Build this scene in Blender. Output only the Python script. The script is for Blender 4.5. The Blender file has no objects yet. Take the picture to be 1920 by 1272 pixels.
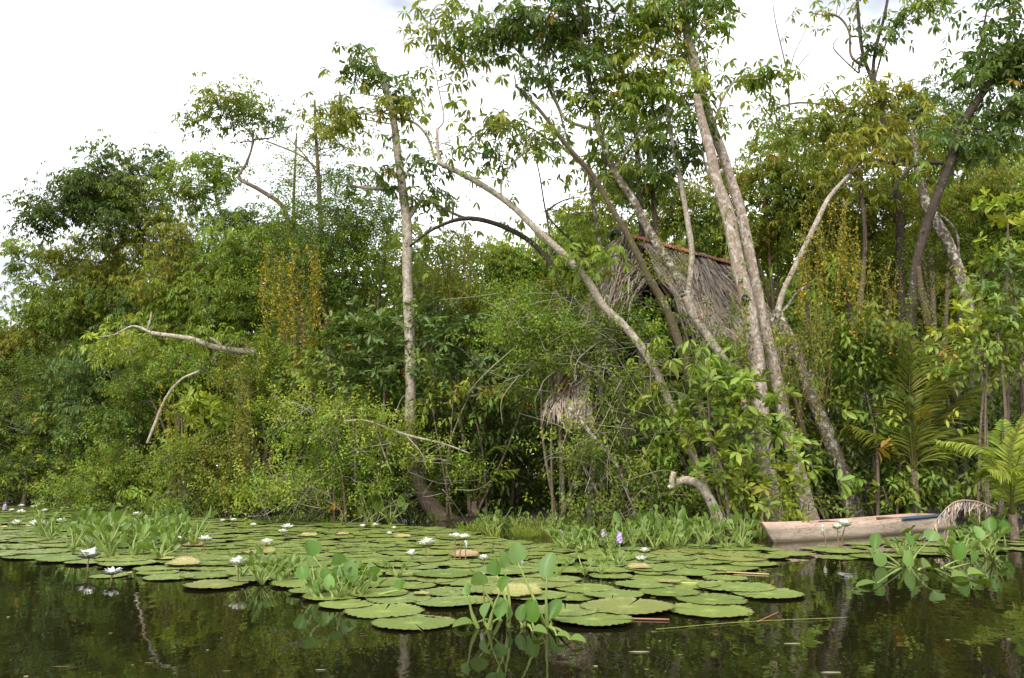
import bpy, math, random
import numpy as np
from mathutils import Vector

# ------------------------------------------------------------------ camera, sky, light
SC = bpy.context.scene
COL = SC.collection
F = 1464.0                      # focal length in pixels of the 1920 px wide photograph
PITCH = math.radians(9.6)
CAM = np.array([0.0, 0.0, 0.8])
cam_data = bpy.data.cameras.new('camera')
cam_data.sensor_width = 36.0
cam_data.lens = 36.0 * F / 1920.0
cam_data.clip_start = 0.05
cam_data.clip_end = 2000.0
cam = bpy.data.objects.new('camera', cam_data)
cam.location = CAM
cam.rotation_euler = (math.pi / 2 + PITCH, 0, 0)
COL.objects.link(cam)
SC.camera = cam

SUN_EL, SUN_AZ = math.radians(44), math.radians(208)     # behind the camera, to its left
world = bpy.data.worlds.new('World')
SC.world = world
world.use_nodes = True
wn, wl = world.node_tree.nodes, world.node_tree.links
wn.clear()
w_out = wn.new('ShaderNodeOutputWorld')
w_bg = wn.new('ShaderNodeBackground')
w_bg.inputs['Strength'].default_value = 0.12
w_sky = wn.new('ShaderNodeTexSky')
w_sky.sky_type = 'NISHITA'
w_sky.sun_disc = False
w_sky.sun_elevation = SUN_EL
w_sky.sun_rotation = SUN_AZ
w_sky.dust_density = 3.0
w_tc = wn.new('ShaderNodeTexCoord')
w_map = wn.new('ShaderNodeMapping')
w_map.inputs['Scale'].default_value = (1.0, 1.0, 2.6)
w_noise = wn.new('ShaderNodeTexNoise')
w_noise.inputs['Scale'].default_value = 2.4
w_noise.inputs['Detail'].default_value = 5.0
w_noise.inputs['Roughness'].default_value = 0.5
w_ramp = wn.new('ShaderNodeValToRGB')
w_ramp.color_ramp.elements[0].position = 0.36
w_ramp.color_ramp.elements[0].color = (2.8, 3.05, 3.4, 1)
w_ramp.color_ramp.elements[1].position = 0.58
w_ramp.color_ramp.elements[1].color = (10.6, 10.7, 10.8, 1)
w_mix = wn.new('ShaderNodeMix')
w_mix.data_type = 'RGBA'
w_mix.inputs['Factor'].default_value = 0.88
wl.new(w_tc.outputs['Generated'], w_map.inputs['Vector'])
wl.new(w_map.outputs['Vector'], w_noise.inputs['Vector'])
wl.new(w_noise.outputs['Fac'], w_ramp.inputs['Fac'])
wl.new(w_sky.outputs['Color'], w_mix.inputs['A'])
wl.new(w_ramp.outputs['Color'], w_mix.inputs['B'])
wl.new(w_mix.outputs['Result'], w_bg.inputs['Color'])
wl.new(w_bg.outputs['Background'], w_out.inputs['Surface'])

sun_data = bpy.data.lights.new('sun', 'SUN')
sun_data.energy = 1.5
sun_data.angle = math.radians(14)
sun_data.color = (1.0, 0.95, 0.86)
sun = bpy.data.objects.new('sun', sun_data)
sd = Vector((math.sin(SUN_AZ) * math.cos(SUN_EL), math.cos(SUN_AZ) * math.cos(SUN_EL), math.sin(SUN_EL)))
sun.rotation_euler = sd.to_track_quat('Z', 'Y').to_euler()
sun.location = (0, 0, 30)
COL.objects.link(sun)

vs = SC.view_settings
vs.view_transform = 'Standard'
vs.look = 'None'
vs.exposure = 1.12
vs.gamma = 1.0
vs.use_curve_mapping = False
SC.render.engine = 'CYCLES'
SC.cycles.max_bounces = 7
SC.cycles.diffuse_bounces = 5
SC.cycles.glossy_bounces = 3
SC.cycles.transmission_bounces = 4
SC.cycles.use_denoising = True
SC.cycles.caustics_reflective = False
SC.cycles.caustics_refractive = False

rng = np.random.default_rng(11)
random.seed(11)
R = rng.random

# ------------------------------------------------------------------ photograph pixels to places
CP, SP = math.cos(PITCH), math.sin(PITCH)
def ray(px, py):
    dx, dy = (px - 960) / F, (636 - py) / F
    return np.array([dx, CP - dy * SP, SP + dy * CP])
def at(px, py, Y):
    d = ray(px, py)
    return CAM + d * (Y / d[1])
def wat(px, py, z=0.0):
    d = ray(px, py)
    return CAM + d * ((z - CAM[2]) / d[2])
def proj(p):
    q = np.asarray(p) - CAM
    f = q[..., 1] * CP + q[..., 2] * SP
    u = -q[..., 1] * SP + q[..., 2] * CP
    return 960 + F * q[..., 0] / f, 636 - F * u / f
def dist(px, py):
    return wat(px, py)[1]

# ------------------------------------------------------------------ materials
def new_mat(name):
    m = bpy.data.materials.new(name)
    m.use_nodes = True
    nt = m.node_tree
    b = nt.nodes['Principled BSDF']
    return m, nt.nodes, nt.links, b
def ramp(n, stops):
    r = n.new('ShaderNodeValToRGB')
    e = r.color_ramp.elements
    while len(e) < len(stops):
        e.new(0.5)
    for i, (p, c) in enumerate(stops):
        e[i].position = p
        e[i].color = (*c, 1) if len(c) == 3 else c
    return r
def noise(n, l, vec, scale, detail=4, rough=0.55):
    t = n.new('ShaderNodeTexNoise')
    t.inputs['Scale'].default_value = scale
    t.inputs['Detail'].default_value = detail
    t.inputs['Roughness'].default_value = rough
    if vec is not None:
        l.new(vec, t.inputs['Vector'])
    return t
def mix(n, l, f, a, b, mode='MIX'):
    m = n.new('ShaderNodeMix')
    m.data_type = 'RGBA'
    m.blend_type = mode
    for key, v in (('Factor', f), ('A', a), ('B', b)):
        if isinstance(v, (int, float)):
            m.inputs[key].default_value = v
        elif isinstance(v, tuple):
            m.inputs[key].default_value = (*v, 1)
        else:
            l.new(v, m.inputs[key])
    return m.outputs['Result']
def bump(n, l, b, h, strength=0.4, d=0.02):
    u = n.new('ShaderNodeBump')
    u.inputs['Strength'].default_value = strength
    u.inputs['Distance'].default_value = d
    l.new(h, u.inputs['Height'])
    l.new(u.outputs['Normal'], b.inputs['Normal'])

def leaf_material(name, rough=0.42, trans=0.3, spec=0.45):
    m, n, l, b = new_mat(name)
    a = n.new('ShaderNodeAttribute')
    a.attribute_name = 'tint'
    b.inputs['Roughness'].default_value = rough
    b.inputs['Specular IOR Level'].default_value = spec
    l.new(a.outputs['Color'], b.inputs['Base Color'])
    t = n.new('ShaderNodeBsdfTranslucent')
    tc = mix(n, l, 1.0, a.outputs['Color'], (1.2, 1.25, 0.48), 'MULTIPLY')
    l.new(tc, t.inputs['Color'])
    s = n.new('ShaderNodeMixShader')
    s.inputs[0].default_value = trans
    l.new(b.outputs[0], s.inputs[1])
    l.new(t.outputs[0], s.inputs[2])
    l.new(s.outputs[0], n['Material Output'].inputs['Surface'])
    return m
M = {}
M['leaf'] = leaf_material('leaf', 0.5, 0.4, 0.28)
M['waxy_leaf'] = leaf_material('waxy leaf', 0.42, 0.28, 0.36)

def tint_material(name, rough=0.8, spec=0.2):
    m, n, l, b = new_mat(name)
    a = n.new('ShaderNodeAttribute')
    a.attribute_name = 'tint'
    l.new(a.outputs['Color'], b.inputs['Base Color'])
    b.inputs['Roughness'].default_value = rough
    b.inputs['Specular IOR Level'].default_value = spec
    return m
M['straw'] = tint_material('straw')
M['petal'] = tint_material('petal', 0.5, 0.3)
M['stalk'] = tint_material('stalk', 0.45, 0.4)
M['twig'] = tint_material('twig', 0.85, 0.15)

def bark(name, base, dark, lichen, amount, moss=None, moss_amount=0.0, ringed=0.0):
    m, n, l, b = new_mat(name)
    g = n.new('ShaderNodeNewGeometry')
    mp = n.new('ShaderNodeMapping')
    mp.inputs['Scale'].default_value = (1, 1, 0.8)
    l.new(g.outputs['Position'], mp.inputs['Vector'])
    v = mp.outputs['Vector']
    n1 = noise(n, l, v, 34, 8, 0.7)
    c = ramp(n, [(0.3, dark), (0.62, base)])
    l.new(n1.outputs['Fac'], c.inputs['Fac'])
    n2 = noise(n, l, v, 15, 8, 0.72)
    r2 = ramp(n, [(0.64 - amount * 0.4, (0, 0, 0)), (0.76 - amount * 0.4, (1, 1, 1))])
    l.new(n2.outputs['Fac'], r2.inputs['Fac'])
    col = mix(n, l, r2.outputs['Color'], c.outputs['Color'], lichen)
    n4 = noise(n, l, v, 13, 3, 0.6)
    r4 = ramp(n, [(0.62, (0, 0, 0)), (0.7, (1, 1, 1))])
    l.new(n4.outputs['Fac'], r4.inputs['Fac'])
    col = mix(n, l, r4.outputs['Color'], col, tuple(x * 0.5 for x in dark))
    if moss:
        n3 = noise(n, l, v, 5, 8, 0.72)
        r3 = ramp(n, [(0.6 - moss_amount * 0.4, (0, 0, 0)), (0.86 - moss_amount * 0.4, (0.9, 0.9, 0.9))])
        l.new(n3.outputs['Fac'], r3.inputs['Fac'])
        col = mix(n, l, r3.outputs['Color'], col, moss)
    l.new(col, b.inputs['Base Color'])
    b.inputs['Roughness'].default_value = 0.9
    b.inputs['Specular IOR Level'].default_value = 0.15
    bump(n, l, b, n1.outputs['Fac'], 0.6, 0.02)
    return m
M['bark_pale'] = bark('pale bark', (0.42, 0.35, 0.27), (0.15, 0.115, 0.08), (0.5, 0.46, 0.39), 0.4)
M['bark_red'] = bark('reddish bark', (0.36, 0.275, 0.21), (0.17, 0.12, 0.09), (0.52, 0.48, 0.42), 0.4)
M['bark_mottled'] = bark('mottled bark', (0.2, 0.155, 0.11), (0.06, 0.045, 0.032), (0.6, 0.57, 0.5), 0.36, (0.07, 0.08, 0.02), 0.2)
M['bark_moss'] = bark('mossy bark', (0.14, 0.105, 0.07), (0.05, 0.038, 0.025), (0.42, 0.4, 0.34), 0.16, (0.1, 0.1, 0.022), 0.36)
M['bark_dark'] = bark('dark bark', (0.09, 0.07, 0.05), (0.03, 0.024, 0.018), (0.5, 0.48, 0.42), 0.12)
M['bark_brown'] = bark('brown bark', (0.2, 0.15, 0.105), (0.08, 0.06, 0.042), (0.4, 0.36, 0.3), 0.2)

# water: dark tannin-stained mirror with faint ripples
m, n, l, b = new_mat('dark river water')
b.inputs['Base Color'].default_value = (0.008, 0.007, 0.003, 1)
b.inputs['Roughness'].default_value = 0.02
b.inputs['IOR'].default_value = 1.33
g = n.new('ShaderNodeNewGeometry')
mp = n.new('ShaderNodeMapping')
mp.inputs['Scale'].default_value = (1.0, 0.6, 1)
l.new(g.outputs['Position'], mp.inputs['Vector'])
t1 = noise(n, l, mp.outputs['Vector'], 5.0, 3, 0.5)
bump(n, l, b, t1.outputs['Fac'], 0.1, 0.02)
M['water'] = m
# ground
m, n, l, b = new_mat('dark leaf litter')
g = n.new('ShaderNodeNewGeometry')
t1 = noise(n, l, g.outputs['Position'], 3.0, 8, 0.7)
c = ramp(n, [(0.3, (0.012, 0.009, 0.006)), (0.55, (0.035, 0.026, 0.015)), (0.72, (0.03, 0.04, 0.012))])
l.new(t1.outputs['Fac'], c.inputs['Fac'])
l.new(c.outputs['Color'], b.inputs['Base Color'])
b.inputs['Roughness'].default_value = 0.95
bump(n, l, b, t1.outputs['Fac'], 0.8, 0.1)
M['ground'] = m

def pad_material(name, lo, hi, mid, under=(0.25, 0.12, 0.06)):
    m, n, l, b = new_mat(name)
    tc = n.new('ShaderNodeTexCoord')
    oi = n.new('ShaderNodeObjectInfo')
    a = n.new('ShaderNodeAttribute')
    a.attribute_name = 'tint'
    sep = n.new('ShaderNodeSeparateColor')
    l.new(a.outputs['Color'], sep.inputs['Color'])
    # tint.r = radius, tint.g = random of the pad, tint.b = vein strength
    c1 = ramp(n, [(0.0, lo), (0.5, hi), (0.88, mid), (0.93, tuple(0.5 * (x + y) for x, y in zip(mid, (0.22, 0.21, 0.06)))), (1.0, tuple(0.6 * x + 0.4 * y for x, y in zip(mid, (0.26, 0.18, 0.06))))])
    add = n.new('ShaderNodeMath'); add.operation = 'ADD'
    l.new(sep.outputs['Green'], add.inputs[0])
    l.new(oi.outputs['Random'], add.inputs[1])
    fr = n.new('ShaderNodeMath'); fr.operation = 'FRACT'
    l.new(add.outputs[0], fr.inputs[0])
    l.new(fr.outputs[0], c1.inputs['Fac'])
    g = n.new('ShaderNodeNewGeometry')
    nz = noise(n, l, g.outputs['Position'], 9, 6, 0.65)
    rz = ramp(n, [(0.6, (0, 0, 0)), (0.75, (1, 1, 1))])
    l.new(nz.outputs['Fac'], rz.inputs['Fac'])
    col = mix(n, l, rz.outputs['Color'], c1.outputs['Color'], (0.2, 0.19, 0.05))
    n2 = noise(n, l, g.outputs['Position'], 60, 3, 0.6)
    r2 = ramp(n, [(0.63, (0, 0, 0)), (0.68, (1, 1, 1))])
    l.new(n2.outputs['Fac'], r2.inputs['Fac'])
    col = mix(n, l, r2.outputs['Color'], col, (0.08, 0.06, 0.03))
    rim = ramp(n, [(0.93, (0, 0, 0)), (1.0, (0.45, 0.45, 0.45))])
    l.new(sep.outputs['Red'], rim.inputs['Fac'])
    col = mix(n, l, rim.outputs['Color'], col, (0.16, 0.11, 0.04))
    n5 = noise(n, l, g.outputs['Position'], 55, 8, 0.75)
    r5 = ramp(n, [(0.34, (0.55, 0.58, 0.45)), (0.66, (1.3, 1.28, 1.2))])
    l.new(n5.outputs['Fac'], r5.inputs['Fac'])
    col = mix(n, l, 1.0, col, r5.outputs['Color'], 'MULTIPLY')
    col = mix(n, l, sep.outputs['Blue'], col, (0.3, 0.36, 0.09))
    col = mix(n, l, g.outputs['Backfacing'], col, under)
    l.new(col, b.inputs['Base Color'])
    b.inputs['Roughness'].default_value = 0.36
    b.inputs['Specular IOR Level'].default_value = 0.5
    bump(n, l, b, n5.outputs['Fac'], 0.45, 0.012)
    return m
M['pad'] = pad_material('lily pad', (0.115, 0.17, 0.034), (0.18, 0.235, 0.052), (0.155, 0.215, 0.065))
M['old_pad'] = pad_material('old lily pad', (0.34, 0.25, 0.12), (0.27, 0.27, 0.08), (0.38, 0.24, 0.17), (0.38, 0.24, 0.16))

# ------------------------------------------------------------------ mesh building
def norm(v):
    return v / np.maximum(np.linalg.norm(v, axis=-1, keepdims=True), 1e-9)
class MB:
    """collects triangles with a tint for each vertex"""
    def __init__(s):
        s.v, s.t, s.c, s.m, s.k = [], [], [], [], 0
    def add(s, v, t, c, mi=0):
        v = np.asarray(v, float).reshape(-1, 3)
        t = np.asarray(t, int).reshape(-1, 3)
        c = np.asarray(c, float)
        if c.ndim == 1:
            c = np.tile(c, (len(v), 1))
        s.v.append(v); s.t.append(t + s.k); s.c.append(c); s.m.append(np.full(len(t), mi))
        s.k += len(v)
    def mesh(s, name, mats, org=(0, 0, 0), smooth=False):
        v = np.concatenate(s.v) - np.asarray(org)
        t = np.concatenate(s.t); c = np.concatenate(s.c); mi = np.concatenate(s.m)
        me = bpy.data.meshes.new(name)
        me.vertices.add(len(v)); me.loops.add(len(t) * 3); me.polygons.add(len(t))
        me.vertices.foreach_set('co', v.astype(np.float32).ravel())
        me.loops.foreach_set('vertex_index', t.astype(np.int32).ravel())
        me.polygons.foreach_set('loop_start', np.arange(0, len(t) * 3, 3, dtype=np.int32))
        me.polygons.foreach_set('material_index', mi.astype(np.int32))
        if smooth:
            me.polygons.foreach_set('use_smooth', np.ones(len(t), bool))
        me.update(calc_edges=True)
        a = me.attributes.new('tint', 'FLOAT_COLOR', 'POINT')
        a.data.foreach_set('color', np.concatenate([c, np.ones((len(c), 1))], 1).astype(np.float32).ravel())
        for x in (mats if isinstance(mats, (list, tuple)) else [mats]):
            me.materials.append(M[x] if isinstance(x, str) else x)
        return me
    def obj(s, name, mats, parent=None, smooth=False, org=None):
        if org is None:
            org = np.array(parent.location) if parent is not None else (0, 0, 0)
        o = bpy.data.objects.new(name, s.mesh(name, mats, org, smooth))
        if parent is None:
            o.location = org
        COL.objects.link(o)
        o.parent = parent
        return o
def tag(o, label=None, cat=None, group=None, kind=None):
    if label: o['label'] = label
    if cat: o['category'] = cat
    if group: o['group'] = group
    if kind: o['kind'] = kind
    return o
def thing(name, label, cat, loc, group=None):
    o = bpy.data.objects.new(name, None)
    o.location = tuple(float(x) for x in loc)
    o.empty_display_size = 0.1
    COL.objects.link(o)
    return tag(o, label, cat, group)
def part(name, mesh, parent, loc=(0, 0, 0), rot=(0, 0, 0), sc=1.0):
    o = bpy.data.objects.new(name, mesh)
    o.location = tuple(float(x) for x in loc); o.rotation_euler = rot
    o.scale = (sc, sc, sc) if isinstance(sc, (int, float)) else sc
    o.parent = parent
    COL.objects.link(o)
    return o
def spline(pts, per=6):
    """Catmull-Rom through rows (any number of columns)"""
    p = np.asarray(pts, float)
    if len(p) < 3:
        u = np.linspace(0, 1, per + 1)[:, None]
        return p[0] * (1 - u) + p[-1] * u
    q = np.vstack([2 * p[0] - p[1], p, 2 * p[-1] - p[-2]])
    out = []
    for i in range(len(p) - 1):
        a, b, c, d = q[i:i + 4]
        u = np.linspace(0, 1, per, endpoint=False)[:, None]
        out.append(0.5 * (2 * b + (c - a) * u + (2 * a - 5 * b + 4 * c - d) * u ** 2 + (3 * b - a - 3 * c + d) * u ** 3))
    return np.vstack(out + [p[-1:]])
def tube(mb, path, rad, sides=8, col=(0.2, 0.15, 0.1), lump=0.0, mi=0, flare=None):
    p = np.asarray(path, float)
    k = len(p)
    r = np.broadcast_to(np.asarray(rad, float), (k,))
    tg = norm(np.gradient(p, axis=0))
    ref = np.where(np.abs(tg[:, 2:3]) > 0.9, np.array([[1.0, 0, 0]]), np.array([[0, 0, 1.0]]))
    b1 = norm(np.cross(tg, ref))
    for i in range(1, k):                       # keep the frame from flipping
        x = b1[i - 1] - tg[i] * np.dot(b1[i - 1], tg[i])
        b1[i] = x / max(np.linalg.norm(x), 1e-9)
    b2 = np.cross(tg, b1)
    a = np.linspace(0, 2 * np.pi, sides, endpoint=False)
    rr = r[:, None] * np.ones(sides)
    if lump:
        ph = R(4) * 6
        rr = rr * (1 + lump * (np.sin(2 * a + ph[0])[None] * np.sin(np.arange(k) * 0.7 + ph[1])[:, None] + 0.6 * np.sin(3 * a + ph[2])[None]) + lump * 0.7 * (R((k, sides)) - 0.5))
    v = p[:, None] + rr[..., None] * (np.cos(a)[None, :, None] * b1[:, None] + np.sin(a)[None, :, None] * b2[:, None])
    idx = np.arange(k * sides).reshape(k, sides)
    q0, q1 = idx[:-1], idx[1:]
    n0, n1 = np.roll(q0, -1, 1), np.roll(q1, -1, 1)
    t = np.concatenate([np.stack([q0, n0, n1], -1).reshape(-1, 3), np.stack([q0, n1, q1], -1).reshape(-1, 3)])
    vv = np.vstack([v.reshape(-1, 3), p[:1], p[-1:]])
    e0, e1 = idx[0], idx[-1]
    t = np.vstack([t, np.stack([np.full(sides, k * sides), np.roll(e0, -1), e0], -1), np.stack([np.full(sides, k * sides + 1), e1, np.roll(e1, -1)], -1)])
    mb.add(vv, t, col, mi)
def box(mb, c, sx, sy, sz, ax=None, col=(0.2, 0.2, 0.2), mi=0):
    ax = np.eye(3) if ax is None else np.asarray(ax)
    s = np.array([[x, y, z] for x in (-1, 1) for y in (-1, 1) for z in (-1, 1)]) * np.array([sx, sy, sz]) / 2
    v = np.asarray(c) + s @ ax
    q = [(0, 1, 3, 2), (4, 6, 7, 5), (0, 4, 5, 1), (2, 3, 7, 6), (0, 2, 6, 4), (1, 5, 7, 3)]
    mb.add(v, [x for a, b_, c_, d in q for x in ((a, b_, c_), (a, c_, d))], col, mi)

UP = np.array([0, 0, 1.0])
def rand_dirs(n):
    return norm(rng.normal(size=(n, 3)))
def leaves(mb, P, D, Nn, L, W, col, hi=False, bend=0.25, fold=0.25, mi=0):
    """one leaf for each row: base P, long axis D, upper side Nn"""
    n = len(P)
    D = norm(D)
    Nn = norm(Nn - D * (Nn * D).sum(1, keepdims=True))
    S = np.cross(D, Nn)
    L = np.broadcast_to(L, (n,))[:, None]; W = np.broadcast_to(W, (n,))[:, None]
    dn = -UP[None] * 0.6 - Nn * 0.4
    if not hi:
        tip = P + D * L + dn * L * bend
        lf = P + D * L * 0.48 + S * W / 2 + Nn * W * fold + dn * L * bend * 0.2
        rt = P + D * L * 0.48 - S * W / 2 + Nn * W * fold + dn * L * bend * 0.2
        v = np.stack([P, lf, tip, rt], 1).reshape(-1, 3)
        b = np.arange(n)[:, None] * 4
        t = np.stack([b + [0, 2, 1], b + [0, 3, 2]], 1).reshape(-1, 3)
        mb.add(v, t, np.repeat(col, 4, 0), mi)
    else:
        c1 = P + D * L * 0.55 + dn * L * bend * 0.3
        tip = P + D * L * 0.97 + dn * L * bend
        def side(s):
            a = P + D * L * 0.3 + s * S * W * 0.4 + Nn * W * fold * 0.8 + dn * L * bend * 0.1
            b_ = P + D * L * 0.68 + s * S * W * 0.46 + Nn * W * fold + dn * L * bend * 0.45
            return a, b_
        l1, l2 = side(1); r1, r2 = side(-1)
        v = np.stack([P, c1, tip, l1, l2, r1, r2], 1).reshape(-1, 3)
        b = np.arange(n)[:, None] * 7
        t = np.stack([b + x for x in ([0, 1, 3], [1, 4, 3], [1, 2, 4], [0, 5, 1], [1, 5, 6], [1, 6, 2])], 1).reshape(-1, 3)
        mb.add(v, t, np.repeat(col, 7, 0), mi)

PAL = {   # leaf colours (base colours)
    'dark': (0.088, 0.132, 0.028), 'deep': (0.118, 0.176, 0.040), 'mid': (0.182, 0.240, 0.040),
    'fresh': (0.216, 0.296, 0.044), 'light': (0.290, 0.348, 0.058), 'lime': (0.345, 0.395, 0.060),
    'olive': (0.228, 0.246, 0.038), 'amber': (0.262, 0.252, 0.040), 'gold': (0.44, 0.335, 0.03),
    'grey': (0.205, 0.240, 0.085), 'blue': (0.130, 0.192, 0.056),
}
def tints(n, colour, var=0.28, odd=0.02):
    c = np.array(PAL[colour] if isinstance(colour, str) else colour)
    k = 1 + var * rng.normal(size=(n, 1)) * 0.8
    h = rng.normal(size=(n, 1)) * 0.09
    out = c[None] * np.clip(k, 0.45, 1.8) * np.concatenate([1 + h, np.ones((n, 1)), 1 - h], 1)
    o = R(n) < odd
    out[o] = np.array([0.32, 0.2, 0.03]) * (0.6 + 0.6 * R((o.sum(), 1)))
    return np.clip(out, 0.004, 0.6)

# kind of spray: leaves in a spray, leaf length, width/length, polar angle, spread along the twig, droop, fine mesh, sprays per square metre
KIND = {
    'palm': dict(n=7, L=0.142, w=0.31, a=(1.15, 1.7), s=0.02, droop=0.65, hi=True, d=112, var=0.2),
    'small': dict(n=11, L=0.062, w=0.46, a=(0.8, 1.5), s=0.22, droop=0.15, hi=False, d=190, var=0.26),
    'oval': dict(n=8, L=0.115, w=0.42, a=(0.9, 1.6), s=0.28, droop=0.6, hi=True, d=80, var=0.22),
    'rosette': dict(n=8, L=0.15, w=0.36, a=(0.7, 1.35), s=0.06, droop=0.1, hi=True, d=52, var=0.2),
    'fine': dict(n=12, L=0.05, w=0.36, a=(1.0, 1.5), s=0.3, droop=0.3, hi=False, d=120, var=0.25),
    'far': dict(n=8, L=0.17, w=0.5, a=(0.9, 1.7), s=0.15, droop=0.4, hi=False, d=44, var=0.25),
}
def sprays(mb, C, A, kind, colour, scale=1.0, odd=0.012, var=None, lo=False):
    k = KIND[kind]
    n, m = len(C), k['n']
    if n == 0:
        return
    A = norm(A)
    b1 = norm(np.cross(A, rand_dirs(n)))
    b2 = np.cross(A, b1)
    ph = np.arange(m)[None] * 2.4 + R((n, 1)) * 6.28 + 0.5 * R((n, m)) if k['s'] > 0.1 else \
        np.arange(m)[None] * (2 * np.pi / m) + R((n, 1)) * 6.28 + 0.35 * R((n, m))
    al = k['a'][0] + (k['a'][1] - k['a'][0]) * R((n, m))
    D = np.cos(al)[..., None] * A[:, None] + np.sin(al)[..., None] * (np.cos(ph)[..., None] * b1[:, None] + np.sin(ph)[..., None] * b2[:, None])
    D = D - UP * (k['droop'] * (0.5 + R((n, m, 1))))
    s = (np.linspace(0, 1, m)[None, :, None] - 0.3) * k['s'] * scale
    P = C[:, None] + A[:, None] * s + D * 0.012
    N = UP + 0.55 * rng.normal(size=(n, m, 3)) + A[:, None] * 0.3
    L = k['L'] * scale * (0.65 + 0.6 * R((n, m)))
    ct = tints(n, colour, var if var is not None else k['var'], odd)
    cl = np.repeat(ct, m, 0) * (0.85 + 0.3 * R((n * m, 1)))
    Lf = L.reshape(-1)
    leaves(mb, P.reshape(-1, 3), D.reshape(-1, 3), N.reshape(-1, 3), Lf, Lf * k['w'], cl, k['hi'] and not lo, bend=0.3 if k['droop'] > 0.3 else 0.15)

def blob_points(c, rx, ry, rz, n, per=14, tight=0.24, flat=0.55):
    """n spray places in clumps through an ellipsoid; also the clump centres"""
    ncl = max(3, int(n / per))
    d = rand_dirs(ncl)
    r = R((ncl, 1)) ** 0.42
    cc = np.asarray(c) + d * r * np.array([rx, ry, rz])
    k = rng.integers(0, ncl, n)
    s = tight * (0.6 + 0.8 * R((ncl, 1)))
    p = cc[k] + rng.normal(size=(n, 3)) * s[k] * np.array([1, 1, flat])
    ax = norm((cc - np.asarray(c)) / np.array([rx, ry, rz]) * 0.7 + UP * 0.5)[k] + 0.55 * rng.normal(size=(n, 3)) + (p - cc[k]) / tight * 0.35
    return p, ax, cc
def crown(blobs, mb, tw, skel, Y0, twig_col=(0.16, 0.13, 0.1), dens=1.0, scale=1.0, twr=0.012):
    """blobs: (px, py, rx, ry, kind, colour, density, depth offset, thickness)"""
    for bl in blobs:
        px, py, rx, ry, kind, colour = bl[:6]
        dn = bl[6] if len(bl) > 6 else 1.0
        dY = bl[7] if len(bl) > 7 else 0.0
        Y = Y0 + dY
        c = at(px, py, Y)
        mx, mz = rx * Y / F, ry * Y / F
        my = (bl[8] if len(bl) > 8 else min(mx, 1.2) * 0.9)
        sc = scale * (0.84 if (Y > 14.3 and kind == 'palm') else 1.0)
        n = int(KIND[kind]['d'] * dn * dens * math.pi * mx * mz / sc ** 2 * (1.1 if sc != scale else 1.0)) + 4
        p, ax, cc = blob_points(c, mx, my, mz, n)
        keep = p[:, 2] > 0.03
        sprays(mb, p[keep], ax[keep], kind, colour, sc, lo=Y > 14.3)
        if tw is not None and skel is not None:
            sk = np.asarray(skel)
            own = c[None]
            for q in cc:
                s2 = sk[np.argmin(np.linalg.norm(sk - q, axis=1) + 0.5 * np.maximum(0, sk[:, 2] - q[2]))]
                far = np.linalg.norm(s2 - q)
                midp = (s2 * 0.45 + q * 0.55) + UP * (0.06 * far) + rng.normal(size=3) * 0.07 * far
                pth = spline([s2, midp, q, q + (q - midp) * 0.25 + rng.normal(size=3) * 0.05], 4)
                tube(tw, pth, np.linspace(twr * (0.6 + 0.5 * far), 0.003, len(pth)), 4, np.array(twig_col) * (0.7 + 0.6 * R()))

# ------------------------------------------------------------------ the setting: water and ground
SHORE = np.array([wat(x, y)[:2] for x, y in [(-420, 933), (0, 938), (150, 945), (300, 955), (400, 966), (480, 975), (620, 978), (760, 976), (860, 985), (1060, 988), (1250, 990), (1420, 996), (1600, 978), (1760, 990), (1920, 998), (2300, 1008)]])
def shore_y(x):
    return np.interp(x, SHORE[:, 0], SHORE[:, 1])
def ground_z(x, y):
    d = y - shore_y(x)
    return np.where(d < 0, np.maximum(-0.7, d * 0.5), np.minimum(0.05, d * 0.06) + np.minimum(np.maximum(d - 2.5, 0) * 0.02, 0.5)) - 0.02
xs = np.concatenate([np.linspace(-420, -32, 14), np.linspace(-30, 24, 100), np.linspace(26, 420, 14)])
ys = np.concatenate([np.linspace(-60, 6, 8), np.linspace(6.3, 34, 100), np.linspace(36, 700, 20)])
X, Yg = np.meshgrid(xs, ys)
Z = ground_z(X, Yg) + 0.03 * np.sin(X * 3.1) * np.sin(Yg * 2.7) * (Yg > shore_y(X))
idx = np.arange(X.size).reshape(X.shape)
q = np.stack([idx[:-1, :-1], idx[:-1, 1:], idx[1:, 1:], idx[1:, :-1]], -1).reshape(-1, 4)
mb = MB()
mb.add(np.stack([X, Yg, Z], -1).reshape(-1, 3), np.vstack([q[:, [0, 1, 2]], q[:, [0, 2, 3]]]), (0.05, 0.04, 0.02))
tag(mb.obj('ground', 'ground', smooth=True), 'dark swampy forest floor behind the waterline', kind='structure')
mb = MB()
mb.add([(-420, -60, 0), (420, -60, 0), (420, 60, 0), (-420, 60, 0)], [(0, 1, 2), (0, 2, 3)], (0, 0, 0))
tag(mb.obj('water', 'water'), 'still dark brown river water mirroring the forest', kind='structure')

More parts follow.
